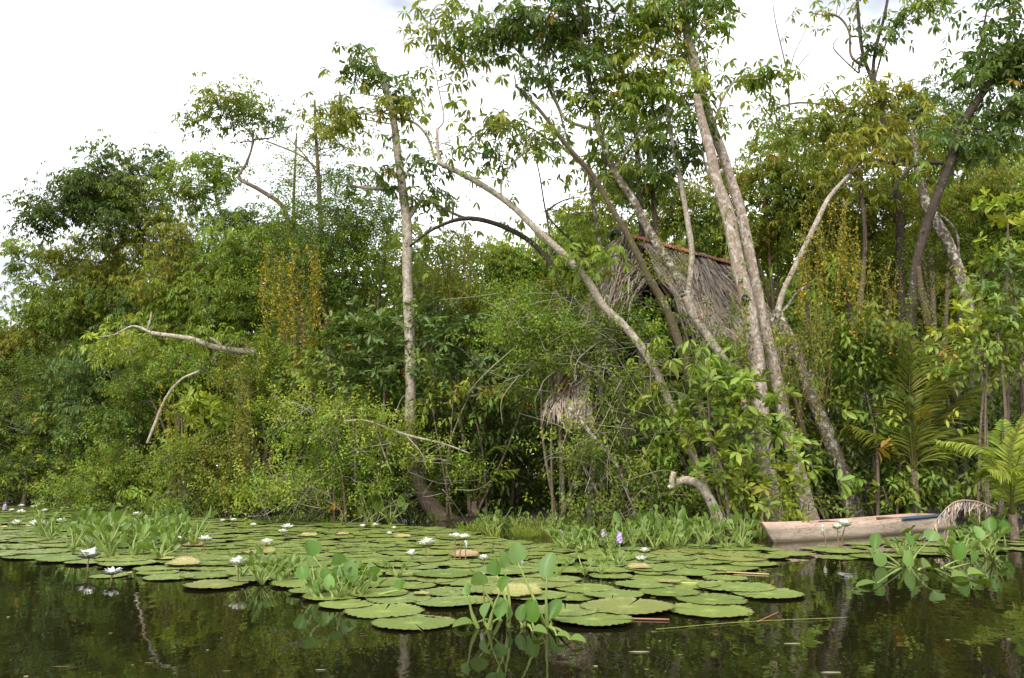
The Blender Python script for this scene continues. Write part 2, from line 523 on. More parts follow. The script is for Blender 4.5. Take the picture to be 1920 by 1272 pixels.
# ------------------------------------------------------------------ the far wood behind everything
def skyline_mass(name, label, rows, kind, scale, dens):
    mb = MB()
    for px, top, Y, colour in rows:
        c = at(px, top, Y)
        h = c[2]
        w = 1.9
        n = int(KIND[kind]['d'] * dens * 2 * w * h * 0.8)
        p, ax, cc = blob_points((c[0], Y, h * 0.5), w, 1.6, h * 0.52, n, 16, 0.45, 0.6)
        keep = p[:, 2] > 0.1
        sprays(mb, p[keep], ax[keep], kind, colour, scale)
    o = mb.obj(name, 'leaf')
    tag(o, label, 'forest', kind='stuff')
    return o
rows = []
tops = [(-700, 560), (-400, 590), (-200, 600), (0, 612), (60, 600), (130, 560), (200, 510), (280, 490), (360, 470), (440, 450), (520, 440), (600, 430), (680, 440), (760, 440), (840, 470), (900, 500), (960, 500), (1020, 455), (1080, 430), (1140, 400), (1200, 400), (1260, 380), (1320, 380), (1400, 370), (1480, 360), (1560, 360), (1640, 340), (1720, 300), (1800, 250), (1880, 260), (1980, 230), (2100, 220), (2300, 220), (2500, 240)]
cols = ['mid', 'fresh', 'olive', 'deep', 'mid', 'grey', 'olive', 'fresh']
for i, (px, t) in enumerate(tops):
    rows.append((px, t + 10, 21 + 2.5 * R(), cols[i % 8]))
    rows.append((px + 35, t + 30, 25 + 4 * R(), cols[(i * 3 + 1) % 8]))
skyline_mass('far_forest', 'wall of far trees behind the thicket and the hut', rows, 'far', 1.35, 0.5)

# ------------------------------------------------------------------ trees
def to_path(pts, Y):
    out = []
    for p in pts:
        y = p[3] if len(p) > 3 else Y
        w = at(p[0], p[1], y)
        out.append((*w, p[2] * 0.5 * y / F))
    return out
def tree(name, label, Y, stems, blobs=(), bark='bark_brown', cat='tree', group=None, dens=1.0, scale=1.0, ground=True, leafmat='leaf', twig_col=(0.16, 0.13, 0.1), sides=12, lump=0.045, flare=1.25, wf=0.56):
    """stems: (part name, [(px, py, width px[, depth]), ...]); the first one is the trunk, written from the base up"""
    paths = []
    for i, st in enumerate(stems):
        p = to_path([(q_[0], q_[1], q_[2] * wf, *q_[3:]) for q_ in st[1]], Y)
        if i == 0 and ground:
            b = np.array(p[0]); nx = np.array(p[1])
            gz = float(ground_z(b[0], b[1])) - 0.15
            if b[2] > gz + 0.2:
                sl = (b - nx)[:2] / max(0.2, (nx - b)[2]) if nx[2] > b[2] else np.zeros(2)
                sl = np.clip(sl, -0.35, 0.35)
                dz = b[2] - gz
                p = [(b[0] + sl[0] * dz, b[1] + sl[1] * dz, gz, b[3] * flare), (b[0] + sl[0] * dz * .5, b[1] + sl[1] * dz * .5, (b[2] + gz) / 2, b[3] * 1.08)] + p
        paths.append(spline(p, 7))
    base = paths[0][0]
    t = thing(name, label, cat, base[:3], group)
    skel = []
    for st, pa in zip(stems, paths):
        mb = MB()
        q = pa[:, :3]
        tube(mb, q, pa[:, 3], sides, (0.2, 0.15, 0.1), lump)
        mb.obj(st[0], st[2] if len(st) > 2 else bark, t, True)
        skel.append(pa[:, :3])
    if len(blobs):
        sk = np.vstack(skel)
        mb, tw = MB(), MB()
        crown(blobs, mb, tw, sk, Y, twig_col, dens * 1.35, scale)
        tag(mb.obj('crown', leafmat, t), kind='stuff')
        if tw.k:
            tag(tw.obj('twigs', 'twig', t, True), kind='stuff')
    return t

T = 'trunk'; B = 'branch'
# pale straight tree rising out of the water
tree('slender_tree', 'slender pale straight tree with flared foot standing in the water', 13.2, [
    ('trunk_foot', [(845, 992, 62), (826, 972, 46), (800, 938, 34), (778, 890, 28), (770, 820, 24), (769, 780, 23)], 'bark_brown'), (T, [(769, 800, 23.5), (770, 720, 23), (768, 620, 23), (764, 520, 22), (764, 430, 22), (757, 370, 20), (746, 290, 18), (738, 225, 16), (722, 160, 13), (694, 100, 9)]),
    (B, [(764, 412, 12), (776, 395, 11), (792, 370, 8)]), (B, [(752, 352, 10), (705, 354, 9), (650, 348, 6)]),
    (B, [(738, 221, 6), (776, 230, 6), (802, 258, 6), (816, 300, 6)])],
    [(692, 112, 40, 38, 'palm', 'deep', 0.7), (715, 165, 48, 30, 'palm', 'deep', 0.6), (670, 130, 26, 30, 'palm', 'dark', 0.7), (690, 205, 95, 26, 'palm', 'olive', 0.9), (760, 190, 36, 22, 'palm', 'deep', 0.5), (640, 232, 50, 24, 'palm', 'olive', 0.8),
     (690, 338, 50, 22, 'palm', 'deep', 0.9), (780, 330, 40, 34, 'palm', 'dark', 0.7), (800, 385, 36, 45, 'palm', 'deep', 0.9), (740, 270, 30, 22, 'palm', 'mid', 0.5), (790, 455, 26, 40, 'palm', 'mid', 0.5)], 'bark_pale', wf=0.88)
# long trunk leaning over to the left in front of the hut
tree('leaning_tree', 'long bare trunk leaning from the hut far out towards the slender pale tree', 11.4, [
    (T, [(1308, 880, 30), (1290, 830, 28), (1262, 770, 28), (1226, 690, 27), (1196, 642, 27), (1165, 606, 27), (1130, 572, 27), (1100, 524, 27), (1058, 478, 26), (1010, 435, 25), (960, 386, 23), (902, 346, 22), (850, 318, 21), (820, 304, 18)]),
    (B, [(824, 306, 12), (820, 270, 12), (820, 240, 11)]), (B, [(822, 242, 6), (832, 222, 6), (822, 165, 5), (812, 125, 4), (790, 95, 3)]),
    (B, [(940, 370, 9), (941, 340, 8), (958, 310, 8), (988, 278, 7), (1000, 240, 5)]), (B, [(812, 128, 4), (808, 80, 3), (806, 30, 2)])],
    [(800, 50, 40, 36, 'palm', 'olive', 0.6), (840, 20, 40, 26, 'palm', 'olive', 0.7), (812, 125, 20, 30, 'palm', 'olive', 0.25), (842, 280, 22, 40, 'fine', 'olive', 1.0), (850, 155, 14, 40, 'palm', 'olive', 0.3), (945, 330, 22, 20, 'palm', 'mid', 0.35),
     (1075, 480, 22, 18, 'fine', 'olive', 1.0), (1090, 510, 18, 20, 'fine', 'olive', 1.0)], 'bark_pale')
# dark arch
tree('arching_tree', 'dark lichen-spotted bough arching low over the thicket beside the leaning trunk', 12.4, [
    (T, [(1120, 760, 18), (1100, 660, 18), (1082, 600, 18), (1060, 545, 19), (1030, 492, 19), (990, 450, 19), (930, 420, 18), (870, 410, 16), (812, 430, 11), (768, 462, 9)]),
    (B, [(872, 410, 11), (845, 398, 10), (810, 380, 9)]), (B, [(848, 412, 8), (850, 385, 5), (846, 372, 3)])],
    [(860, 388, 30, 10, 'small', 'mid', 0.4), (950, 400, 30, 14, 'palm', 'mid', 0.3), (1010, 560, 60, 40, 'small', 'fresh', 0.6)], 'bark_dark')
# forked pale tree before the hut
tree('forked_tree', 'pale forked tree bending in front of the thatched slope', 11.8, [
    (T, [(1430, 880, 30), (1400, 770, 30), (1366, 690, 30), (1334, 642, 31), (1304, 598, 32), (1286, 556, 33)]),
    ('fork', [(1288, 562, 22), (1294, 520, 20), (1297, 470, 20), (1290, 420, 19), (1276, 340, 17), (1264, 285, 15), (1252, 220, 12), (1250, 160, 8)]),
    ('fork', [(1284, 556, 26), (1266, 515, 30), (1245, 478, 31), (1215, 430, 30), (1190, 380, 27), (1152, 322, 24), (1128, 260, 22), (1112, 190, 19), (1096, 110, 14), (1086, 30, 10)], 'bark_mottled'),
    (B, [(1122, 245, 12), (1064, 226, 12), (1041, 189, 12), (1015, 140, 11), (970, 95, 8), (920, 40, 6)]),
    (B, [(1150, 320, 9), (1200, 250, 8), (1270, 190, 6), (1290, 120, 4)])],
    [(1010, 70, 90, 60, 'palm', 'dark', 1.0), (1060, 20, 120, 50, 'palm', 'dark', 1.3), (930, 60, 70, 45, 'palm', 'mid', 1.0), (1150, 60, 70, 50, 'palm', 'mid', 0.9), (1080, 130, 70, 40, 'palm', 'deep', 0.8),
     (1140, 200, 70, 60, 'palm', 'mid', 0.9), (1180, 130, 60, 60, 'palm', 'olive', 0.8), (1230, 180, 60, 60, 'palm', 'fresh', 0.9), (1170, 280, 55, 40, 'palm', 'mid', 0.8), (1250, 280, 60, 40, 'palm', 'dark', 0.9), (1050, 250, 40, 30, 'palm', 'mid', 0.4), (870, 90, 40, 30, 'palm', 'mid', 0.6), (1220, 60, 50, 50, 'palm', 'light', 0.7)], 'bark_pale')
# mossy tree crossing behind it
tree('mossy_tree', 'moss-covered trunk leaning across the gable opening of the hut', 11.5, [
    (T, [(1345, 880, 30), (1320, 790, 30), (1294, 710, 30), (1272, 640, 30), (1256, 596, 30), (1240, 560, 29), (1218, 525, 27), (1198, 482, 24), (1172, 432, 22), (1146, 390, 20), (1112, 330, 18), (1060, 270, 16), (1012, 207, 13), (966, 160, 10)]),
    (B, [(1070, 282, 8), (1052, 220, 6), (1030, 140, 5), (1012, 70, 3)]), (B, [(968, 163, 5), (966, 150, 5), (964, 140, 3)]),
    (B, [(1135, 372, 7), (1080, 300, 6), (1040, 270, 5), (985, 235, 4), (930, 225, 3)]), (B, [(1216, 522, 8), (1160, 480, 6), (1120, 500, 4)])],
    [(960, 235, 55, 24, 'palm', 'olive', 0.9), (915, 235, 50, 20, 'palm', 'mid', 0.8), (925, 285, 30, 35, 'palm', 'dark', 0.5), (985, 270, 30, 30, 'palm', 'mid', 0.5), (1030, 160, 30, 40, 'palm', 'deep', 0.5), (1120, 500, 38, 40, 'palm', 'fresh', 0.8), (1245, 520, 22, 30, 'fine', 'olive', 1.0), (880, 300, 25, 25, 'palm', 'mid', 0.4)], 'bark_moss')
# twin big trunks
knotted = tree('twin_tree', 'thick reddish trunk with a black knot standing before the roof edge', 11.3, [
    (T, [(1440, 900, 36), (1430, 820, 31), (1425, 750, 30), (1419, 680, 29), (1410, 620, 28), (1400, 560, 27), (1384, 497, 26), (1364, 400, 25), (1343, 337, 21), (1331, 281, 20), (1318, 235, 18), (1306, 180, 14)])],
    [], 'bark_red', wf=1.0)
def lump_part(name, mat, c, rx, ry, rz, parent, org, tint):
    th, ph = np.meshgrid(np.linspace(0, np.pi, 9), np.linspace(0, 2 * np.pi, 14, endpoint=False), indexing='ij')
    rr = 1 + 0.22 * (R(th.shape) - 0.5)
    vv = c + np.stack([rr * rx * np.sin(th) * np.cos(ph), rr * ry * np.sin(th) * np.sin(ph), rr * rz * np.cos(th)], -1) - np.asarray(org)
    ii = np.arange(126).reshape(9, 14); a0, a1 = ii[:-1], ii[1:]
    mb = MB(); mb.add(vv.reshape(-1, 3), np.concatenate([np.stack([a0, a1, np.roll(a1, -1, 1)], -1).reshape(-1, 3), np.stack([a0, np.roll(a1, -1, 1), np.roll(a0, -1, 1)], -1).reshape(-1, 3)]), tint)
    o = bpy.data.objects.new(name, mb.mesh(name, mat, smooth=True)); o.parent = parent; COL.objects.link(o)
    return o
kt = [o for o in knotted.children if o.name.startswith('trunk')][0]
kc = at(1400, 563, 11.215)
lump_part('knot', 'twig', kc, 0.075, 0.022, 0.1, kt, knotted.location, (0.025, 0.02, 0.016))
lump_part('knot_scar', 'twig', kc + np.array([0.012, -0.016, 0.012]), 0.02, 0.009, 0.022, kt, knotted.location, (0.36, 0.32, 0.26))
tree('twin_tree', 'tall brown trunk grown close behind the knotted trunk and rising past the top', 11.75, [
    (T, [(1500, 900, 52), (1480, 820, 44), (1464, 750, 42), (1450, 680, 38), (1436, 620, 36), (1423, 560, 35), (1410, 497, 35), (1390, 400, 34), (1370, 337, 35), (1352, 281, 35), (1330, 225, 37), (1309, 150, 37), (1291, 75, 34), (1280, 15, 30), (1268, -60, 24)]),
    (B, [(1330, 250, 9), (1370, 160, 8), (1420, 148, 7), (1480, 140, 5)]), (B, [(1290, 90, 12), (1330, 40, 8), (1350, -30, 5)]), (B, [(1280, 60, 10), (1220, 20, 7), (1190, -40, 5)]),
    (B, [(1400, 440, 8), (1330, 330, 9), (1318, 260, 8), (1322, 120, 6), (1300, 40, 5)])],
    [(1300, 30, 70, 50, 'palm', 'deep', 0.9), (1220, 20, 60, 40, 'palm', 'mid', 0.9), (1330, 90, 40, 40, 'palm', 'fresh', 0.7), (1310, 150, 40, 40, 'palm', 'light', 0.7), (1410, 130, 50, 22, 'palm', 'mid', 1.0), (1470, 140, 40, 18, 'palm', 'mid', 0.8), (1290, 200, 40, 50, 'palm', 'mid', 0.8), (1340, 10, 50, 30, 'palm', 'mid', 0.7), (1300, 290, 40, 30, 'palm', 'dark', 0.6), (1250, 110, 40, 40, 'palm', 'amber', 0.6)], 'bark_red')
# right leaning tree behind the canoe
tree('bent_tree', 'lichen-blotched trunk leaning out behind the canoe bow with a slim bent limb', 12.2, [
    (T, [(1606, 975, 46), (1580, 890, 36), (1548, 805, 33), (1516, 730, 31), (1490, 660, 27), (1470, 612, 24), (1456, 580, 20)]),
    (B, [(1458, 584, 16), (1472, 540, 14), (1502, 478, 13), (1530, 420, 13), (1554, 372, 11), (1592, 328, 8)], 'bark_pale'),
    (B, [(1456, 582, 10), (1440, 620, 8), (1432, 660, 5)]), (B, [(1464, 590, 8), (1500, 545, 7), (1540, 530, 5)])],
    [(1440, 630, 16, 22, 'palm', 'lime', 0.6), (1500, 690, 30, 40, 'palm', 'mid', 0.5), (1560, 520, 50, 20, 'palm', 'fresh', 0.6), (1640, 290, 70, 40, 'palm', 'amber', 0.8)], 'bark_mottled', wf=0.8)
tree('slim_tree', 'slim mossy stem standing beside the blotched trunk behind the canoe', 12.3, [(T, [(1545, 960, 22), (1530, 900, 20), (1512, 830, 20), (1496, 770, 18), (1480, 700, 14), (1476, 620, 8)])], [(1490, 690, 20, 40, 'small', 'light', 0.6)], 'bark_moss')
# dark trunk at the right with the big crown in the top corner
tree('dark_tree', 'near-black trunk forking towards the dense crown in the top corner', 12.4, [
    (T, [(1705, 640, 34), (1712, 560, 30), (1722, 480, 28), (1742, 410, 26), (1764, 350, 26), (1784, 300, 26), (1802, 240, 26), (1832, 190, 24), (1862, 150, 20), (1920, 80, 14)]),
    (B, [(1768, 306, 12), (1730, 306, 11), (1702, 320, 9), (1664, 372, 6)]), (B, [(1806, 238, 9), (1850, 240, 8), (1900, 200, 6)]), (B, [(1862, 150, 9), (1840, 90, 6), (1850, 20, 5)])],
    [(1890, 90, 70, 70, 'palm', 'deep', 1.2), (1850, 150, 60, 50, 'palm', 'deep', 1.0), (1900, 210, 50, 50, 'palm', 'deep', 1.0), (1830, 240, 50, 40, 'palm', 'deep', 0.7), (1880, 20, 60, 40, 'palm', 'deep', 1.0), (1790, 290, 60, 24, 'palm', 'blue', 0.7), (1710, 310, 40, 16, 'palm', 'fresh', 0.5), (1960, 120, 60, 130, 'palm', 'deep', 1.1), (1880, 290, 50, 30, 'palm', 'mid', 0.6)], 'bark_dark', wf=0.66)
tree('spotted_tree', 'white-and-black spotted trunk slanting up behind the near-black one', 13.2, [
    (T, [(1845, 700, 22), (1826, 610, 22), (1806, 540, 24), (1786, 474, 25), (1757, 420, 25), (1736, 380, 24), (1722, 312, 18), (1710, 250, 12)]), (B, [(1740, 388, 6), (1790, 430, 6), (1800, 500, 4)])],
    [(1720, 250, 60, 40, 'palm', 'olive', 0.8), (1810, 560, 24, 36, 'fine', 'olive', 0.9), (1760, 330, 60, 30, 'palm', 'mid', 0.6)], 'bark_mottled', wf=0.8)
tree('mossy_tree', 'thick moss-hung stem slanting over the coconut palm fronds', 12.2, [
    (T, [(1800, 830, 24), (1794, 780, 22), (1778, 716, 22), (1760, 660, 26), (1742, 610, 28), (1730, 560, 20), (1722, 500, 14)])], [(1745, 620, 26, 26, 'fine', 'olive', 1.4), (1735, 580, 24, 24, 'fine', 'mid', 1.0)], 'bark_moss')
# tall multi-stemmed tree at upper right
tree('tall_tree', 'tall dark tree of several upright stems against the sky', 14.2, [
    (T, [(1690, 620, 26), (1688, 500, 26), (1684, 380, 25), (1672, 280, 24), (1650, 200, 23), (1634, 140, 22)]),
    ('stem', [(1634, 145, 14), (1620, 110, 13), (1612, 60, 12), (1606, -20, 10)]), ('stem', [(1636, 140, 13), (1642, 90, 12), (1656, 40, 11), (1668, -20, 8)]),
    ('stem', [(1620, 125, 9), (1596, 105, 9), (1592, 60, 8), (1572, 32, 7), (1540, 28, 5)], 'bark_brown'), ('stem', [(1640, 150, 8), (1656, 95, 7), (1676, 55, 6), (1720, 15, 4)], 'bark_brown'),
    ('stub', [(1610, 138, 6), (1580, 110, 5), (1562, 88, 4), (1572, 70, 3)], 'bark_brown')],
    [(1710, 20, 50, 28, 'palm', 'mid', 0.9), (1690, 40, 26, 24, 'palm', 'dark', 0.6), (1560, 10, 50, 18, 'palm', 'olive', 0.6), (1622, 100, 28, 30, 'palm', 'dark', 0.5), (1640, 60, 24, 30, 'palm', 'deep', 0.4), (1745, 25, 26, 16, 'palm', 'mid', 0.6)], 'bark_dark')
# amber hanging crown in the right middle
tree('amber_tree', 'tree with drooping yellowish leaves beside the brown trunk', 13.4, [
    (T, [(1600, 760, 16), (1610, 600, 15), (1622, 450, 14), (1610, 330, 11), (1590, 230, 8), (1560, 170, 5)])],
    [(1590, 190, 70, 36, 'palm', 'olive', 1.1), (1640, 190, 50, 40, 'palm', 'amber', 0.9), (1560, 250, 60, 50, 'palm', 'olive', 1.0), (1620, 260, 70, 40, 'palm', 'amber', 0.9), (1500, 230, 60, 50, 'palm', 'mid', 0.9), (1660, 330, 60, 40, 'palm', 'olive', 0.9), (1430, 220, 40, 40, 'palm', 'mid', 0.7), (1560, 330, 50, 40, 'palm', 'olive', 0.8)], 'bark_brown', dens=0.62)
# slim dark trunks behind the hut
tree('slim_tree', 'black-flecked slim trunk rising behind the rusty ridge', 14.5, [(T, [(1210, 620, 22), (1206, 480, 22), (1200, 380, 21), (1196, 300, 19), (1190, 200, 14), (1196, 120, 9)])], [(1200, 330, 60, 40, 'palm', 'dark', 0.9), (1190, 240, 50, 50, 'palm', 'deep', 0.9)], 'bark_dark')
tree('slim_tree', 'brown slim trunk between the ridge and the pale fork', 14.9, [(T, [(1250, 620, 18), (1232, 460, 17), (1224, 360, 16), (1216, 280, 14), (1226, 180, 8)])], [(1240, 350, 50, 40, 'palm', 'deep', 0.8)], 'bark_brown')
tree('slim_tree', 'mottled slim trunk left of the gable thatch, among leaves', 12.9, [(T, [(1150, 640, 16), (1135, 520, 15), (1122, 440, 14), (1108, 350, 12), (1104, 280, 8)])], [(1130, 330, 60, 36, 'palm', 'mid', 0.8), (1105, 420, 36, 30, 'palm', 'mid', 0.5)], 'bark_mottled')
tree('slim_tree', 'thin grey stem standing alone against the bright gap', 13.6, [(T, [(1040, 560, 8), (1030, 440, 7), (1020, 380, 6), (1010, 320, 5), (1000, 290, 3)])], [(1010, 280, 30, 20, 'palm', 'mid', 0.5), (1060, 400, 30, 16, 'small', 'olive', 0.4)], 'bark_brown')
# left trees
tree('spreading_tree', 'big dark spreading crown highest on the sloping treeline', 17.5, [
    (T, [(400, 640, 26), (350, 545, 24), (300, 478, 22), (268, 450, 20), (230, 425, 16), (180, 410, 12), (130, 398, 8)]), (B, [(270, 452, 12), (255, 420, 10), (236, 390, 7), (215, 340, 5)]), (B, [(345, 540, 12), (390, 470, 10), (405, 400, 7)])],
    [(200, 350, 85, 40, 'palm', 'dark', 1.2), (250, 360, 70, 40, 'palm', 'mid', 1.1), (160, 380, 70, 45, 'palm', 'dark', 1.2), (95, 400, 48, 40, 'palm', 'dark', 1.2), (200, 290, 42, 24, 'palm', 'deep', 0.9), (140, 330, 26, 16, 'palm', 'deep', 0.8), (280, 310, 50, 30, 'palm', 'deep', 1.0), (210, 420, 90, 34, 'palm', 'dark', 0.9), (300, 400, 40, 30, 'palm', 'olive', 0.9), (70, 430, 26, 22, 'palm', 'dark', 0.8), (240, 455, 50, 22, 'palm', 'olive', 0.7)], 'bark_dark')
tree('round_tree', 'bright green crown next to the big dark spreading one', 17.0, [
    (T, [(450, 640, 20), (430, 540, 18), (425, 440, 15), (405, 370, 10), (400, 310, 6)])],
    [(370, 310, 55, 26, 'palm', 'fresh', 1.0), (400, 340, 50, 30, 'palm', 'fresh', 0.9), (340, 360, 50, 30, 'palm', 'mid', 0.9), (450, 320, 26, 16, 'palm', 'fresh', 0.6), (380, 380, 40, 18, 'palm', 'mid', 0.5), (440, 420, 70, 30, 'palm', 'deep', 0.9), (520, 430, 60, 30, 'palm', 'deep', 0.8)], 'bark_brown')
tree('crooked_tree', 'crooked grey tree holding a small crown up against the sky', 16.2, [
    (T, [(560, 560, 20), (545, 440, 18), (530, 388, 16), (490, 358, 15), (452, 338, 12), (448, 330, 9), (460, 310, 9), (470, 285, 8), (474, 262, 8), (468, 245, 6)]),
    (B, [(474, 262, 6), (510, 258, 5), (520, 245, 4), (550, 235, 3)]), (B, [(470, 250, 5), (440, 225, 4), (410, 200, 3)]), (B, [(474, 265, 4), (430, 268, 3), (400, 275, 2)]), (B, [(500, 265, 5), (560, 290, 6), (600, 320, 7)])],
    [(420, 190, 60, 24, 'palm', 'olive', 1.1), (470, 200, 40, 24, 'palm', 'mid', 0.9), (380, 215, 40, 26, 'palm', 'mid', 0.8), (440, 230, 40, 16, 'palm', 'dark', 0.9), (530, 225, 36, 14, 'palm', 'deep', 0.7), (480, 240, 30, 12, 'palm', 'mid', 0.5)], 'bark_brown', twig_col=(0.2, 0.18, 0.15))
tree('snag_tree', 'broken grey snag wrapped in leaves next to the slender pale tree', 15.4, [
    (T, [(610, 560, 18), (602, 430, 16), (597, 330, 14), (592, 250, 11), (590, 188, 8)]), (B, [(598, 330, 6), (570, 290, 5), (535, 255, 3)])],
    [(590, 205, 20, 22, 'small', 'deep', 0.5), (600, 260, 30, 40, 'small', 'deep', 0.5), (620, 240, 36, 30, 'palm', 'olive', 0.7), (600, 350, 40, 50, 'small', 'deep', 0.8), (560, 340, 34, 44, 'small', 'mid', 0.8), (550, 300, 14, 40, 'small', 'olive', 0.6), (650, 290, 30, 24, 'palm', 'olive', 0.4)], 'bark_brown')
tree('snag_tree', 'short pale snag between the crooked tree and the leafy snag', 15.8, [(T, [(552, 560, 12), (550, 430, 11), (552, 340, 9), (556, 250, 6)])], [(545, 390, 30, 50, 'small', 'mid', 0.8), (515, 340, 16, 26, 'small', 'deep', 0.5)], 'bark_brown')
tree('slanting_tree', 'dark slanting stem with feathery sprays at the far end of the treeline', 19.0, [
    (T, [(270, 760, 14), (240, 700, 13), (190, 640, 13), (140, 585, 11), (92, 540, 8)]), (B, [(95, 545, 6), (60, 500, 5), (20, 480, 3)]), (B, [(104, 595, 5), (104, 560, 4), (98, 530, 3)])],
    [(60, 470, 50, 16, 'palm', 'fresh', 0.8), (110, 490, 50, 18, 'palm', 'olive', 0.8), (40, 510, 36, 14, 'palm', 'deep', 0.7), (150, 500, 60, 30, 'palm', 'olive', 0.9), (20, 455, 26, 10, 'palm', 'olive', 0.5), (60, 580, 50, 18, 'palm', 'mid', 0.7), (120, 545, 80, 34, 'palm', 'mid', 0.9), (250, 490, 70, 40, 'palm', 'olive', 0.9), (180, 460, 50, 24, 'palm', 'olive', 0.6), (200, 520, 50, 36, 'palm', 'olive', 0.8)], 'bark_dark')

# ------------------------------------------------------------------ shrubs and thicket
def shrub(name, label, px, Y, blobs, bark='bark_brown', stems=4, cat='shrub', group=None, dens=1.0, scale=1.0, leafmat='leaf', twig_col=(0.2, 0.17, 0.13), w=8, extra_twigs=0, twig_pale=None):
    c0 = at(px, 900, Y)
    gz = float(ground_z(c0[0], Y))
    base = np.array([c0[0], Y, gz - 0.05])
    t = thing(name, label, cat, base, group)
    sk = [base[None] + UP * 0.1]
    for i in range(stems):
        bl = blobs[i % len(blobs)]
        e = at(bl[0] + (R() - .5) * bl[2], bl[1] + (R() - .2) * bl[3] * 0.8, Y + (bl[7] if len(bl) > 7 else 0) + (R() - .5) * 0.4)
        b0 = base + np.array([(R() - .5) * 0.4, (R() - .5) * 0.3, 0])
        mid = b0 * 0.5 + e * 0.5 + rng.normal(size=3) * 0.1 + np.array([0, 0, 0.1])
        pa = spline([b0, mid, e], 7)
        mb = MB()
        r0 = w * 0.5 * Y / F * (0.7 + 0.5 * R())
        tube(mb, pa, np.linspace(r0, r0 * 0.35, len(pa)), 6, (0.2, 0.15, 0.1), 0.05)
        mb.obj('stem', bark, t, True)
        sk.append(pa)
    mb, tw = MB(), MB()
    crown(blobs, mb, tw, np.vstack(sk), Y, twig_col, dens, scale, 0.008)
    for i in range(extra_twigs):
        bl = blobs[rng.integers(len(blobs))]
        YY = Y + (bl[7] if len(bl) > 7 else 0) - 0.4 * R()
        a = at(bl[0] + (R() - .5) * 2 * bl[2], bl[1] + (R() - .5) * 2 * bl[3], YY)
        d = norm(rng.normal(size=3) * np.array([1, 0.6, 0.7])); ln = 0.25 + 0.8 * R()
        pa = spline([a, a + d * ln * .5 + rng.normal(size=3) * .08, a + d * ln + rng.normal(size=3) * .12 - UP * .1], 5)
        tube(tw, pa, np.linspace(0.006, 0.002, len(pa)), 4, np.array(twig_pale or twig_col) * (0.7 + 0.6 * R()))
    tag(mb.obj('foliage', leafmat, t), kind='stuff')
    if tw.k:
        tag(tw.obj('twigs', 'twig', t, True), kind='stuff')
    return t

PALE = (0.34, 0.31, 0.25)
